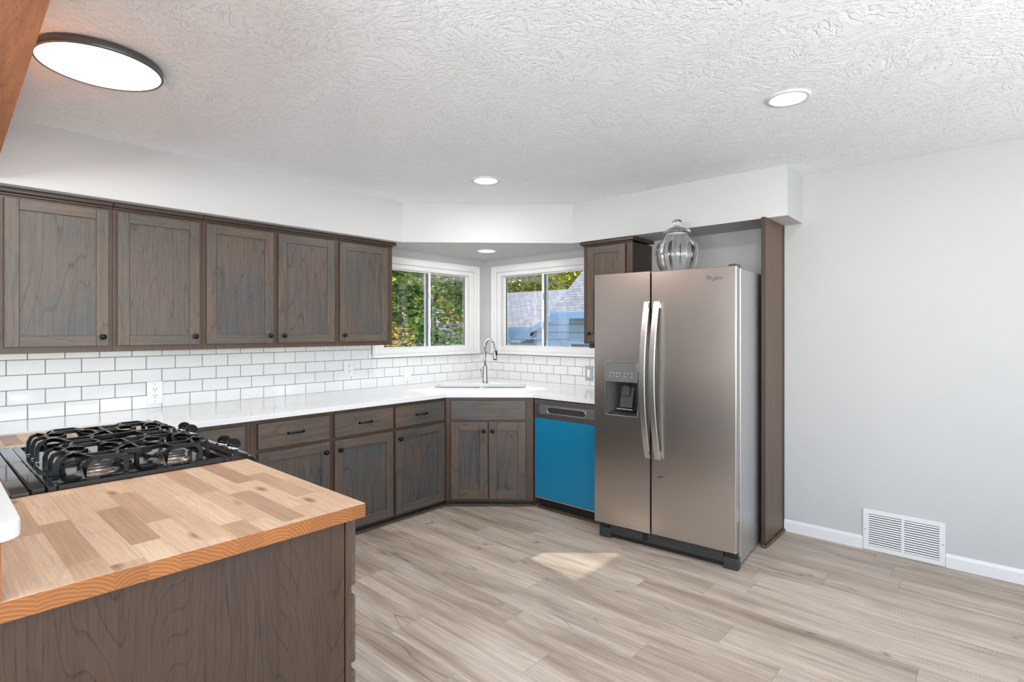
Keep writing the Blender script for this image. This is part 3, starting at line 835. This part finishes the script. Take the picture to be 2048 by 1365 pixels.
# tall oak panel right of the fridge
t = thing('tall_side_panel', 'tall tan oak panel standing right of the fridge up to the soffit', 'side panel', (2.890, 0, 0))
b = bm_new(); box(b, 0.001, 0.022, -0.395, -0.001, 0, ZS-0.001); obj('panel', b, M['oak_tall'], t)
b = bm_new(); box(b, -0.001, 0.0225, -0.415, -0.395, 0, ZS-0.001, 0.001); obj('edge_band', b, plain('reddish edge band', srgb(66, 46, 36), 0.5), t)
b = bm_new(); box(b, 0.0222, 0.038, -0.425, -0.014, 0, 0.018, 0.006); box(b, -0.001, 0.038, -0.432, -0.4152, 0, 0.018, 0.006); obj('shoe_molding', b, M['shoe'], t)
b = bm_new(); box(b, 0.0222, 0.0265, -0.022, -0.001, 0.018, ZS-0.001); obj('scribe_strip', b, M['molding'], t)

# glass jar on the fridge
t = thing('glass_jar', 'round ribbed clear glass jar with a knobbed lid on top of the fridge', 'jar', (2.415, -0.62, 1.756))
b = bm_new()
outp = [(0.0, 0.0), (0.070, 0.0), (0.080, 0.005), (0.104, 0.045), (0.122, 0.090), (0.130, 0.135), (0.130, 0.165), (0.121, 0.205), (0.100, 0.236), (0.083, 0.252), (0.077, 0.262), (0.075, 0.278), (0.079, 0.286)]
inp = [(0.074, 0.286), (0.071, 0.278), (0.073, 0.262), (0.079, 0.250), (0.096, 0.233), (0.117, 0.203), (0.126, 0.165), (0.126, 0.135), (0.118, 0.091), (0.100, 0.047), (0.074, 0.011), (0.0, 0.009)]
def ribbed(bm, prof, seg=112, ribs=14):
    q = bmesh.new(); rings = []
    for r, z, k in prof:
        if r < 1e-6: rings.append([q.verts.new((0, 0, z))]); continue
        rings.append([q.verts.new(((r*(1+k*abs(math.sin(ribs*PI*i/seg)))*math.cos(2*PI*i/seg)), (r*(1+k*abs(math.sin(ribs*PI*i/seg)))*math.sin(2*PI*i/seg)), z)) for i in range(seg)])
    for A_, B_ in zip(rings, rings[1:]):
        for i in range(seg):
            j = (i+1) % seg
            if len(A_) == 1: q.faces.new((A_[0], B_[i], B_[j])).smooth = True
            elif len(B_) == 1: q.faces.new((A_[i], A_[j], B_[0])).smooth = True
            else: q.faces.new((A_[i], A_[j], B_[j], B_[i])).smooth = True
    bmesh.ops.recalc_face_normals(q, faces=q.faces); merge(bm, q)
ko = lambda z: 0.10 if 0.01 < z < 0.225 else 0.0
ribbed(b, [(r, z, ko(z)) for r, z in outp] + [(r, z, 0.0) for r, z in inp])
obj('body', b, M['jar'], t)
b = bm_new()
lathe(b, [(0, 0.287), (0.066, 0.287), (0.088, 0.290), (0.090, 0.298), (0.078, 0.306), (0.045, 0.322), (0.020, 0.330), (0.016, 0.336), (0.024, 0.344), (0.032, 0.356), (0.032, 0.366), (0.022, 0.376), (0, 0.380)], seg=64)
obj('lid', b, M['jar'], t)

# ------------------------------------------------------------------ peninsula
RX0, RX1, RYB, RYF = 0.985, 1.812, -3.866, -3.232
PE = 2.644
b = bm_new()
prism(b, [(0.482, -4.10), (PE, -4.10), (PE, -3.178), (RX1+0.004, -3.178), (RX1+0.004, RYB+0.006), (RX0-0.004, RYB+0.006), (RX0-0.004, -3.178), (0.482, -3.178)], 0.846, 0.886, bevel=0.0015)
tag(obj('butcher_block_countertop', b, M['butcher']), 'light hardwood butcher block countertop of the peninsula around the cooktop', 'countertop')
t = thing('peninsula_cabinet', 'dark stained oak peninsula cabinet with a grainy end panel under the butcher block', 'cabinet', (2.60, -3.195, 0), PI)
# local: x to the left seen from the kitchen -> world -x ; y into the cabinet -> world -y
b = bm_new(); box(b, 0.0, 0.022, 0.026, 0.895, 0.0, 0.845); obj('end_panel', b, M['oak_end'], t)
b = bm_new(); box(b, 0.003, 0.76, 0.0, 0.020, 0.0, 0.845, 0.001); obj('face_frame', b, M['oak_frame'], t)
b = bm_new(); box(b, 0.023, 0.76, 0.021, 0.895, 0.06, 0.845); obj('carcass', b, M['oak_side'], t)
for z0, z1 in ((0.63, 0.835), (0.400, 0.600), (0.06, 0.375)):
    d = bm_new(); box(d, 0.012, 0.74, -0.020, -0.0005, z0, z1, 0.004, 0, 2); dd = obj('drawer', d, M['oak_h'], t); pull(dd, 0.376, (z0+z1)/2)
t = thing('peninsula_cabinet', 'oak peninsula cabinet hidden between the cooktop and the left wall', 'cabinet', (RX0-0.006, -3.195, 0), PI)
b = bm_new(); box(b, 0.0, 0.17, 0.0, 0.895, 0.0, 0.845); obj('carcass', b, M['oak_frame'], t)
# raised bar behind the butcher block
b = bm_new(); box(b, 0.485, 2.643, -4.10, -3.954, 0.887, 0.994); box(b, 0.49, 2.60, -4.25, -4.102, 0.0, 0.994)
tag(obj('bar_riser', b, M['barwood']), 'orange brown wooden riser behind the butcher block carrying the white bar top', 'riser')
b = bm_new()
cr = 0.035; pts = [(0.485, -4.36), (2.642, -4.36)] + [(2.642-cr+cr*math.cos(a), -3.924-cr+cr*math.sin(a)) for a in [PI/2*i/6 for i in range(7)]] + [(0.485, -3.904)]
prism(b, pts, 0.9955, 1.030, bevel=0.003)
tag(obj('bar_counter', b, M['quartz']), 'white quartz bar top with a rounded corner at the left edge of the picture', 'counter')

# ------------------------------------------------------------------ range
t = thing('gas_range', 'black drop-in gas range with cast iron grates set in the butcher block', 'gas range', (RX0, RYB, 0))
W_, D_ = RX1-RX0, RYF-RYB
ZT = 0.888
b = bm_new(); box(b, 0.01, W_-0.01, 0.06, D_+0.02, 0.10, 0.884); obj('oven_body', b, M['enamel'], t)
b = bm_new(); box(b, 0.02, W_-0.02, D_+0.021, D_+0.05, 0.25, 0.78, 0.01, 0, 2); od = obj('oven_door', b, M['rangeglass'], t)
b = bm_new(); tube(b, [(0.08, D_+0.05, 0.74), (0.08, D_+0.09, 0.745), (W_-0.08, D_+0.09, 0.745), (W_-0.08, D_+0.05, 0.74)], 0.011, 10); obj('handle', b, M['enamel'], od)
b = bm_new()
# rear trims
box(b, -0.012, W_+0.012, 0.002, 0.046, 0.887, 0.898, 0.003, 0, 2); obj('rear_trim', b, M['rangeglass'], t)
b = bm_new(); box(b, -0.010, W_+0.010, 0.047, 0.085, 0.887, 0.905, 0.005, 0, 3); obj('rear_vent', b, M['enamel'], t)
# cooktop pan: rim and recessed floor
b = bm_new()
box(b, -0.010, W_+0.010, 0.086, 0.112, 0.886, 0.903, 0.004, 0, 2); box(b, -0.010, W_+0.010, D_-0.030, D_-0.004, 0.886, 0.903, 0.004, 0, 2)
box(b, -0.010, 0.022, 0.112, D_-0.030, 0.886, 0.903, 0.004, 0, 2); box(b, W_-0.022, W_+0.010, 0.112, D_-0.030, 0.886, 0.903, 0.004, 0, 2)
box(b, 0.020, W_-0.020, 0.110, D_-0.028, 0.8845, 0.889)
ck = obj('cooktop', b, M['enamel'], t)
BUR = [(0.28, 0.25), (0.675, 0.25), (0.235, 0.505), (0.685, 0.475)]
BUR = [(0.225, 0.245), (0.655, 0.245), (0.225, 0.480), (0.655, 0.480)]
for i, (bx_, by_) in enumerate(BUR):
    b = bm_new()
    lathe(b, [(0, 0), (0.062, 0), (0.062, 0.003), (0.046, 0.006), (0.042, 0.022), (0.047, 0.026), (0, 0.026)], (bx_, by_, ZT), 28)
    q = obj('burner', b, M['burner'], t)
    b = bm_new(); lathe(b, [(0, 0.0265), (0.046, 0.0265), (0.047, 0.031), (0.042, 0.036), (0, 0.038)], (bx_, by_, ZT), 28); obj('burner_cap', b, M['burnercap'], q)
# grates
GZ = 0.962
def grate(x0, x1):
    b = bm_new(); cx_ = (x0+x1)/2; yb, yf = 0.125, D_-0.045; ym = (yb+yf)/2
    fl = (0.010, 0.014)
    def bar(p): tube(b, p, 0, flat=fl)
    for by_ in (0.245, 0.480):
        R_ = 0.092
        oc = [(cx_+R_*1.25*math.cos(PI/8+PI/4*k), by_+R_*0.92*math.sin(PI/8+PI/4*k), GZ) for k in range(8)]
        tube(b, oc, 0, flat=(0.012, 0.014), closed=True)
        for k in range(4):     # fingers into the flame
            a = PI/4+PI/2*k
            bar([(cx_+R_*1.1*math.cos(a), by_+R_*0.85*math.sin(a), GZ), (cx_+0.040*math.cos(a), by_+0.035*math.sin(a), GZ+0.004)])
        # side arches standing on the pan, tied to the ring by two arms
        for s in (-1, 1):
            xe = x0 if s < 0 else x1
            bar([(xe, by_-0.058, ZT+0.003), (xe, by_-0.058, GZ-0.022), (xe-s*0.002, by_-0.048, GZ-0.006), (xe-s*0.004, by_-0.034, GZ), (xe-s*0.004, by_+0.034, GZ), (xe-s*0.002, by_+0.048, GZ-0.006), (xe, by_+0.058, GZ-0.022), (xe, by_+0.058, ZT+0.003)])
            for q_ in (-1, 1): bar([(xe-s*0.006, by_+q_*0.034, GZ), (cx_+s*0.085, by_+q_*0.052, GZ)])
    # spine linking both rings, with crossing bow bars
    for s in (-1, 1):
        bar([(cx_+s*0.03, 0.245+0.07, GZ), (cx_+s*0.012, ym, GZ), (cx_+s*0.03, 0.480-0.07, GZ)])
        bar([(cx_+s*0.115, 0.245+0.03, GZ), (cx_+s*0.128, ym, GZ), (cx_+s*0.115, 0.480-0.03, GZ)])
    bar([(cx_-0.128, ym, GZ), (cx_+0.128, ym, GZ)])
    # end arches front and back
    for s, ye, by_ in ((-1, yb, 0.245), (1, yf, 0.480)):
        for dx_ in (-0.10, 0.0, 0.10):
            bar([(cx_+dx_*0.6, by_+s*0.070, GZ), (cx_+dx_, ye-s*0.026, GZ+0.003), (cx_+dx_, ye-s*0.008, GZ-0.004), (cx_+dx_, ye, GZ-0.022), (cx_+dx_, ye, ZT+0.004)])
    return obj('grate', b, M['iron'], t)
grate(0.045, 0.405); grate(0.430, 0.788)
b = bm_new()
for i in range(7): box(b, 0.36+i*0.016, 0.367+i*0.016, 0.30, 0.43, ZT+0.001, ZT+0.014, 0.001)
# control panel: sloped and rounded along the front
b = bm_new(); prof = [(D_-0.006, 0.886), (D_-0.006, 0.906), (D_+0.004, 0.914), (D_+0.030, 0.912), (D_+0.070, 0.900), (D_+0.092, 0.886), (D_+0.104, 0.865), (D_+0.106, 0.840), (D_+0.095, 0.800), (D_+0.051, 0.790), (D_+0.051, 0.886)]
q = bmesh.new(); rr = []
for x in (-0.012, 0.0, 0.012, W_-0.012, W_, W_+0.012):
    k = 0.0 if 0 < x < W_ else (0.004 if x in (0.0, W_) else 0.012)
    rr.append([q.verts.new((x, y-(k if y > D_+0.06 else 0), z-(k*0.5 if z > 0.895 else 0))) for y, z in prof])
for A_, B_ in zip(rr, rr[1:]):
    for k in range(len(prof)): q.faces.new((A_[k], A_[(k+1) % len(prof)], B_[(k+1) % len(prof)], B_[k])).smooth = True
q.faces.new(rr[0]); q.faces.new(rr[-1][::-1]); bmesh.ops.recalc_face_normals(q, faces=q.faces); merge(b, q)
cp = obj('control_panel', b, M['enamel'], t)
for kx in (0.105, 0.205, 0.595, 0.695):
    b = bm_new(); R = Matrix.Translation((kx, D_+0.052, 0.905)) @ Matrix.Rotation(math.radians(-18), 4, 'X')
    lathe(b, [(0, 0), (0.027, 0), (0.027, 0.004), (0.024, 0.008), (0, 0.008)], seg=24, M4=R); kb = obj('knob_skirt', b, M['chrome'], cp)
    b = bm_new(); lathe(b, [(0, 0.008), (0.023, 0.008), (0.0215, 0.018), (0, 0.019)], seg=24, M4=R)
    q = bmesh.new(); n = 14
    fa = [q.verts.new((0.027*math.cos(PI*i/n), -0.0065, 0.014+0.028*math.sin(PI*i/n))) for i in range(n+1)]
    fb = [q.verts.new((0.027*math.cos(PI*i/n), 0.0065, 0.014+0.028*math.sin(PI*i/n))) for i in range(n+1)]
    q.faces.new(fa); q.faces.new(fb[::-1])
    for i in range(n): q.faces.new((fa[i], fb[i], fb[i+1], fa[i+1]))
    q.faces.new((fa[n], fb[n], fb[0], fa[0])); bmesh.ops.recalc_face_normals(q, faces=q.faces); merge(b, q, 0, R @ Matrix.Rotation(PI/2, 4, 'Z'))
    obj('knob', b, M['iron'], cp)

# ------------------------------------------------------------------ header beam over the bar
b = bm_new()
prism(b, [(0.362, -3.790), (2.75, -3.866), (2.75, -4.03), (0.362, -4.03)], 2.13, H-0.001)
tag(obj('header_beam', b, M['beam']), 'orange brown rough wooden header beam at the upper left edge', 'beam')

# ------------------------------------------------------------------ ceiling lights
t = thing('ceiling_light', 'large round flush ceiling light with a dark rim near the beam', 'ceiling light', (1.418, -3.565, H))
b = bm_new(); lathe(b, [(0.150, 0), (0.185, 0), (0.204, -0.006), (0.206, -0.030), (0.203, -0.034), (0.197, -0.034), (0.197, -0.028)], seg=64); obj('rim', b, M['ring'], t)
b = bm_new(); lathe(b, [(0, -0.032), (0.10, -0.032), (0.190, -0.0325), (0.1965, -0.030)], seg=64); obj('diffuser', b, M['lens'], t)
lamp('ceiling_light_glow', 'AREA', (1.418, -3.565, H-0.045), 10, (1, 0.98, 0.95), (0, 0, -1), shape='DISK', size=0.36)
def can(loc, r, label, e=9):
    t = thing('recessed_downlight', label, 'downlight', loc, 0, 'recessed downlights')
    b = bm_new(); lathe(b, [(r*1.0, 0.001), (r*0.99, -0.006), (r*0.80, -0.008), (r*0.78, -0.004), (r*0.78, 0.001)], seg=48); obj('trim_ring', b, M['white'], t)
    b = bm_new(); lathe(b, [(0, -0.003), (r*0.5, -0.003), (r*0.775, -0.003)], seg=48); obj('lens', b, M['lens_can'], t)
    lamp('downlight_glow', 'AREA', (loc[0], loc[1], loc[2]-0.012), e, (1, 0.98, 0.95), (0, 0, -1), shape='DISK', size=r*1.5)
can((3.314, -1.417, H), 0.092, 'recessed ceiling downlight above the floor in front of the fridge')
can((1.350, -1.365, H), 0.100, 'recessed ceiling downlight above the middle of the left counter, before the corner soffit')
can((0.540, -0.530, ZS), 0.094, 'recessed downlight in the low soffit over the sink', 5)

# ------------------------------------------------------------------ floor-level vent on the right wall
t = thing('wall_vent', 'white louvered return air vent low on the right wall', 'vent', (3.380, 0, 0.001))
b = bm_new()
box(b, 0, 0.412, -0.012, 0, 0, 0.029, .002); box(b, 0, 0.412, -0.012, 0, 0.228, 0.256, .002)
box(b, 0, 0.031, -0.012, 0, 0.029, 0.228, .002); box(b, 0.382, 0.412, -0.012, 0, 0.029, 0.228, .002); box(b, 0.199, 0.214, -0.012, 0, 0.029, 0.228, .001)
obj('frame', b, M['white'], t)
b = bm_new(); box(b, 0.03, 0.383, -0.0015, -0.0005, 0.028, 0.229); obj('duct_opening', b, M['slot'], t)
for x0, x1 in ((0.031, 0.199), (0.214, 0.382)):
    b = bm_new()
    for i in range(14):
        z = 0.034+i*0.0141
        box(b, 0, x1-x0, -0.0042, 0.0042, -0.0008, 0.0008, 0, 0, 1, Matrix.Translation((x0, -0.0065, z+0.002)) @ Matrix.Rotation(math.radians(72), 4, 'X'))
    obj('louvers', b, M['white'], t)
for sx in (0.012, 0.400):
    b = bm_new(); lathe(b, [(0, 0), (0.004, 0), (0.003, 0.002), (0, 0.002)], seg=10, M4=Matrix.Translation((sx, -0.012, 0.128)) @ Matrix.Rotation(PI/2, 4, 'X')); obj('screw', b, M['nickel'], t)

# ------------------------------------------------------------------ outside
GZ0 = -0.9
b = bm_new(); box(b, -40, 12, -30, 40, GZ0-0.2, GZ0); tag(obj('lawn', b, M['grass']), 'lawn around the house outside the windows', 'lawn', kind='structure')
def quad_uv(bm, pts, uvs, mi=0):
    uvl = bm.loops.layers.uv.verify(); f = bm.faces.new([bm.verts.new(p) for p in pts]); f.material_index = mi
    for l, u in zip(f.loops, uvs): l[uvl].uv = u
def roof_slab(x0, x1, ya, za, yb, zb, th=0.12):
    q = bmesh.new(); L = math.hypot(yb-ya, zb-za)
    quad_uv(q, [(x0, ya, za), (x1, ya, za), (x1, yb, zb), (x0, yb, zb)], [(0, 0), (x1-x0, 0), (x1-x0, L), (0, L)])
    quad_uv(q, [(x0, ya, za-th), (x0, yb, zb-th), (x1, yb, zb-th), (x1, ya, za-th)], [(0, 0), (0, L), (x1-x0, L), (x1-x0, 0)])
    for a, c in (((x0, ya, za), (x1, ya, za)), ((x1, ya, za), (x1, yb, zb)), ((x1, yb, zb), (x0, yb, zb)), ((x0, yb, zb), (x0, ya, za))):
        quad_uv(q, [a, (a[0], a[1], a[2]-th), (c[0], c[1], c[2]-th), c], [(0, 0), (0, .1), (1, .1), (1, 0)], 1)
    return q
t = thing('neighbour_house', 'pale blue sided neighbouring house with a grey shingle roof seen through the right window', 'house', (0, 0, GZ0))
def hpart(nm, bm, mats, par=None):
    bmesh.ops.translate(bm, vec=(0, 0, -GZ0), verts=bm.verts); return obj(nm, bm, mats, par or t)
b = bm_new()
# lower wing, gable end facing east
XE = -3.14; YE = 4.36; ZE = 1.42; RY = 7.0; RZ = 2.42
q = bmesh.new()
sec = [(YE+0.35, GZ0), (YE+0.35, ZE+0.02), (RY, RZ-0.14), (2*RY-YE-0.35, ZE+0.02), (2*RY-YE-0.35, GZ0)]
ra = [q.verts.new((-7.4, y, z)) for y, z in sec]; rb = [q.verts.new((XE, y, z)) for y, z in sec]
for i in range(5): q.faces.new((ra[i], ra[(i+1) % 5], rb[(i+1) % 5], rb[i]))
q.faces.new(ra); q.faces.new(rb[::-1]); bmesh.ops.recalc_face_normals(q, faces=q.faces); merge(b, q)
hpart('siding_wall', b, M['siding'])
b = bm_new(); merge(b, roof_slab(-7.6, XE+0.12, YE, ZE+0.03, RY, RZ)); merge(b, roof_slab(-7.6, XE+0.12, 2*RY-YE, ZE+0.03, RY, RZ)); hpart('roof', b, [M['shingle'], M['fascia']])
b = bm_new(); box(b, -7.6, XE+0.1, YE-0.02, YE+0.02, ZE-0.22, ZE-0.02); box(b, -7.6, XE, YE+0.0, YE+0.36, ZE-0.22, ZE-0.18); hpart('fascia_board', b, M['fascia'])
b = bm_new(); q = roof_slab(-6.4, XE-0.05, YE-0.15, 1.16, YE+0.34, 1.30, 0.03); merge(b, q); hpart('awning', b, [plain('grey awning', srgb(120, 124, 130), 0.7), M['fascia']])
# taller wing
X2 = -2.20; Y2 = 3.94
q = bmesh.new(); sec = [(Y2+0.4, GZ0), (Y2+0.4, 1.72), (Y2+2.4, 3.30), (Y2+4.4, 1.72), (Y2+4.4, GZ0)]
ra = [q.verts.new((X2+0.15, y, z)) for y, z in sec]; rb = [q.verts.new((2.4, y, z)) for y, z in sec]
for i in range(5): q.faces.new((ra[i], ra[(i+1) % 5], rb[(i+1) % 5], rb[i]))
q.faces.new(ra); q.faces.new(rb[::-1]); bmesh.ops.recalc_face_normals(q, faces=q.faces); b = bm_new(); merge(b, q); hpart('siding_wall', b, M['siding'])
b = bm_new(); merge(b, roof_slab(X2, 2.6, Y2, 1.74, Y2+2.4, 3.62)); merge(b, roof_slab(X2, 2.6, Y2+4.8, 1.74, Y2+2.4, 3.62)); hpart('roof', b, [M['shingle'], M['fascia']])
b = bm_new(); box(b, X2+0.02, 2.6, Y2-0.03, Y2+0.02, 1.60, 1.72); hpart('fascia_board', b, M['fascia'])
b = bm_new(); box(b, -1.52, -1.46, Y2+0.30, Y2+0.36, GZ0, 1.55); hpart('downspout', b, M['tan'])
b = bm_new(); box(b, -2.0, -1.55, Y2+0.37, Y2+0.41, 0.7, 1.16); wd_ = hpart('window', b, M['fascia'])
b = bm_new(); box(b, -1.97, -1.58, Y2+0.36, Y2+0.37, 0.73, 1.13); hpart('pane', b, M['rangeglass'], wd_)

def crown(bm, c, rad, n, size, shell=0.55):
    q = bmesh.new()
    for _ in range(n):
        while True:
            v = Vector((random.uniform(-1, 1), random.uniform(-1, 1), random.uniform(-1, 1)))
            if shell < v.length < 1: break
        f_ = 1 + 0.18*math.sin(v.x*9+c[0])*math.cos(v.z*8+c[1])
        p = Vector(c) + Vector((v.x*rad[0]*f_, v.y*rad[1]*f_, v.z*rad[2]*f_))
        if p.z < GZ0: p.z = GZ0 + random.random()*0.3
        s = size*random.uniform(0.6, 1.4)
        R = Matrix.Rotation(random.uniform(0, 2*PI), 3, 'Z') @ Matrix.Rotation(random.uniform(0, PI), 3, 'X')
        a = R @ Vector((s, 0, 0)); d = R @ Vector((0, s*0.55, 0))
        vs_ = [q.verts.new(p-a), q.verts.new(p-d), q.verts.new(p+a), q.verts.new(p+d)]
        q.faces.new(vs_)
    merge(bm, q)
def tree(name, cat, label, group, base, crowns, mat, trunk=None):
    t = thing(name, label, cat, (base[0], base[1], GZ0), 0, group)
    b = bm_new()
    for c, r, n, s in crowns: crown(b, (c[0]-base[0], c[1]-base[1], c[2]-GZ0), r, n, s)
    # crown() keeps leaves above world ground; local shift already applied
    obj('foliage', b, M[mat], t)
    if trunk:
        h, r = trunk
        b = bm_new(); tube(b, [(0, 0, 0), (0.05, 0.02, h*0.4), (-0.06, 0.05, h*0.75), (0.02, 0, h)], [r, r*0.8, r*0.65, r*0.4], 10)
        obj('trunk', b, M['bark'], t)
    return t
def at(u, D):      # horizontal position seen from the kitchen at bearing u, distance D
    rx = (u-1024)/1085.0; s_, c_ = math.sin(0.7293), math.cos(0.7293)
    return (4.016 + D*(rx*c_-s_), -4.073 + D*(rx*s_+c_))
def tr(u, D, zc, r, n, s, mat, name, cat, label, group=None, trunk=None):
    p = at(u, D); return tree(name, cat, label, group, p, [((p[0], p[1], zc), r, n, s)], mat, trunk)
# left window view
tr(800, 9.4, 1.3, (0.62, 0.62, 2.0), 3400, 0.065, 'leaf_green', 'leafy_tree', 'tree', 'dark green tree through the left sash of the left window', None, (3.0, 0.14))
tr(868, 11.2, 1.5, (0.75, 0.75, 2.1), 3200, 0.07, 'leaf_yellow', 'leafy_tree', 'tree', 'yellow green tree behind the middle bar of the left window', None, (3.0, 0.10))
tr(935, 8.0, 2.35, (0.50, 0.50, 0.75), 1500, 0.055, 'leaf_green', 'leafy_tree', 'tree', 'small green tree top in the right sash of the left window', None, (3.0, 0.05))
tr(845, 18.5, 2.0, (1.95, 1.95, 3.6), 6500, 0.16, 'leaf_green', 'leafy_tree', 'tree', 'shaded tree filling the gaps behind the other trees of the left window', None, (3.6, 0.16))
tr(795, 7.0, 0.20, (0.34, 0.34, 1.22), 4200, 0.026, 'leaf_rust', 'garden_bush', 'bush', 'rust and yellow leaved bush low in the left sash')
tr(860, 8.3, 0.45, (0.42, 0.42, 1.36), 4000, 0.038, 'leaf_green', 'garden_bush', 'bush', 'green bush behind the middle bar of the left window')
tr(925, 7.0, 0.20, (0.34, 0.34, 1.22), 4200, 0.034, 'leaf_green', 'garden_bush', 'bush', 'dense green bush low in the right sash of the left window')
# right window view
tr(1035, 20, 2.0, (1.7, 1.7, 3.0), 6000, 0.13, 'leaf_yellow', 'leafy_tree', 'tree', 'sunlit yellow tree above the roof in the left sash of the right window', None, (4.5, 0.25))
tr(1150, 24, 2.2, (1.7, 1.7, 3.4), 6500, 0.13, 'leaf_yellow', 'leafy_tree', 'tree', 'sunlit yellow tree above the roof in the right sash of the right window', None, (4.5, 0.25))
tr(1060, 32, 2.5, (4.0, 4.0, 4.4), 5000, 0.2, 'leaf_green', 'leafy_tree', 'tree', 'green tree far behind, between the two yellow trees above the roof', None, (4.5, 0.25))
# shed between the bushes
p = at(945, 9.9)
t = thing('garden_shed', 'low tan boarded shed among the bushes through the left window', 'shed', (p[0], p[1], GZ0), 0.35)
b = bm_new(); box(b, -0.55, 0.55, -0.45, 0.45, 0, 2.15); obj('wall', b, M['siding'], t)
b = bm_new()
for i in range(5): box(b, -0.62, 0.62, -0.60+i*0.13, -0.46+i*0.13, 2.16+i*0.055, 2.19+i*0.055)
obj('roof', b, M['tan'], t)
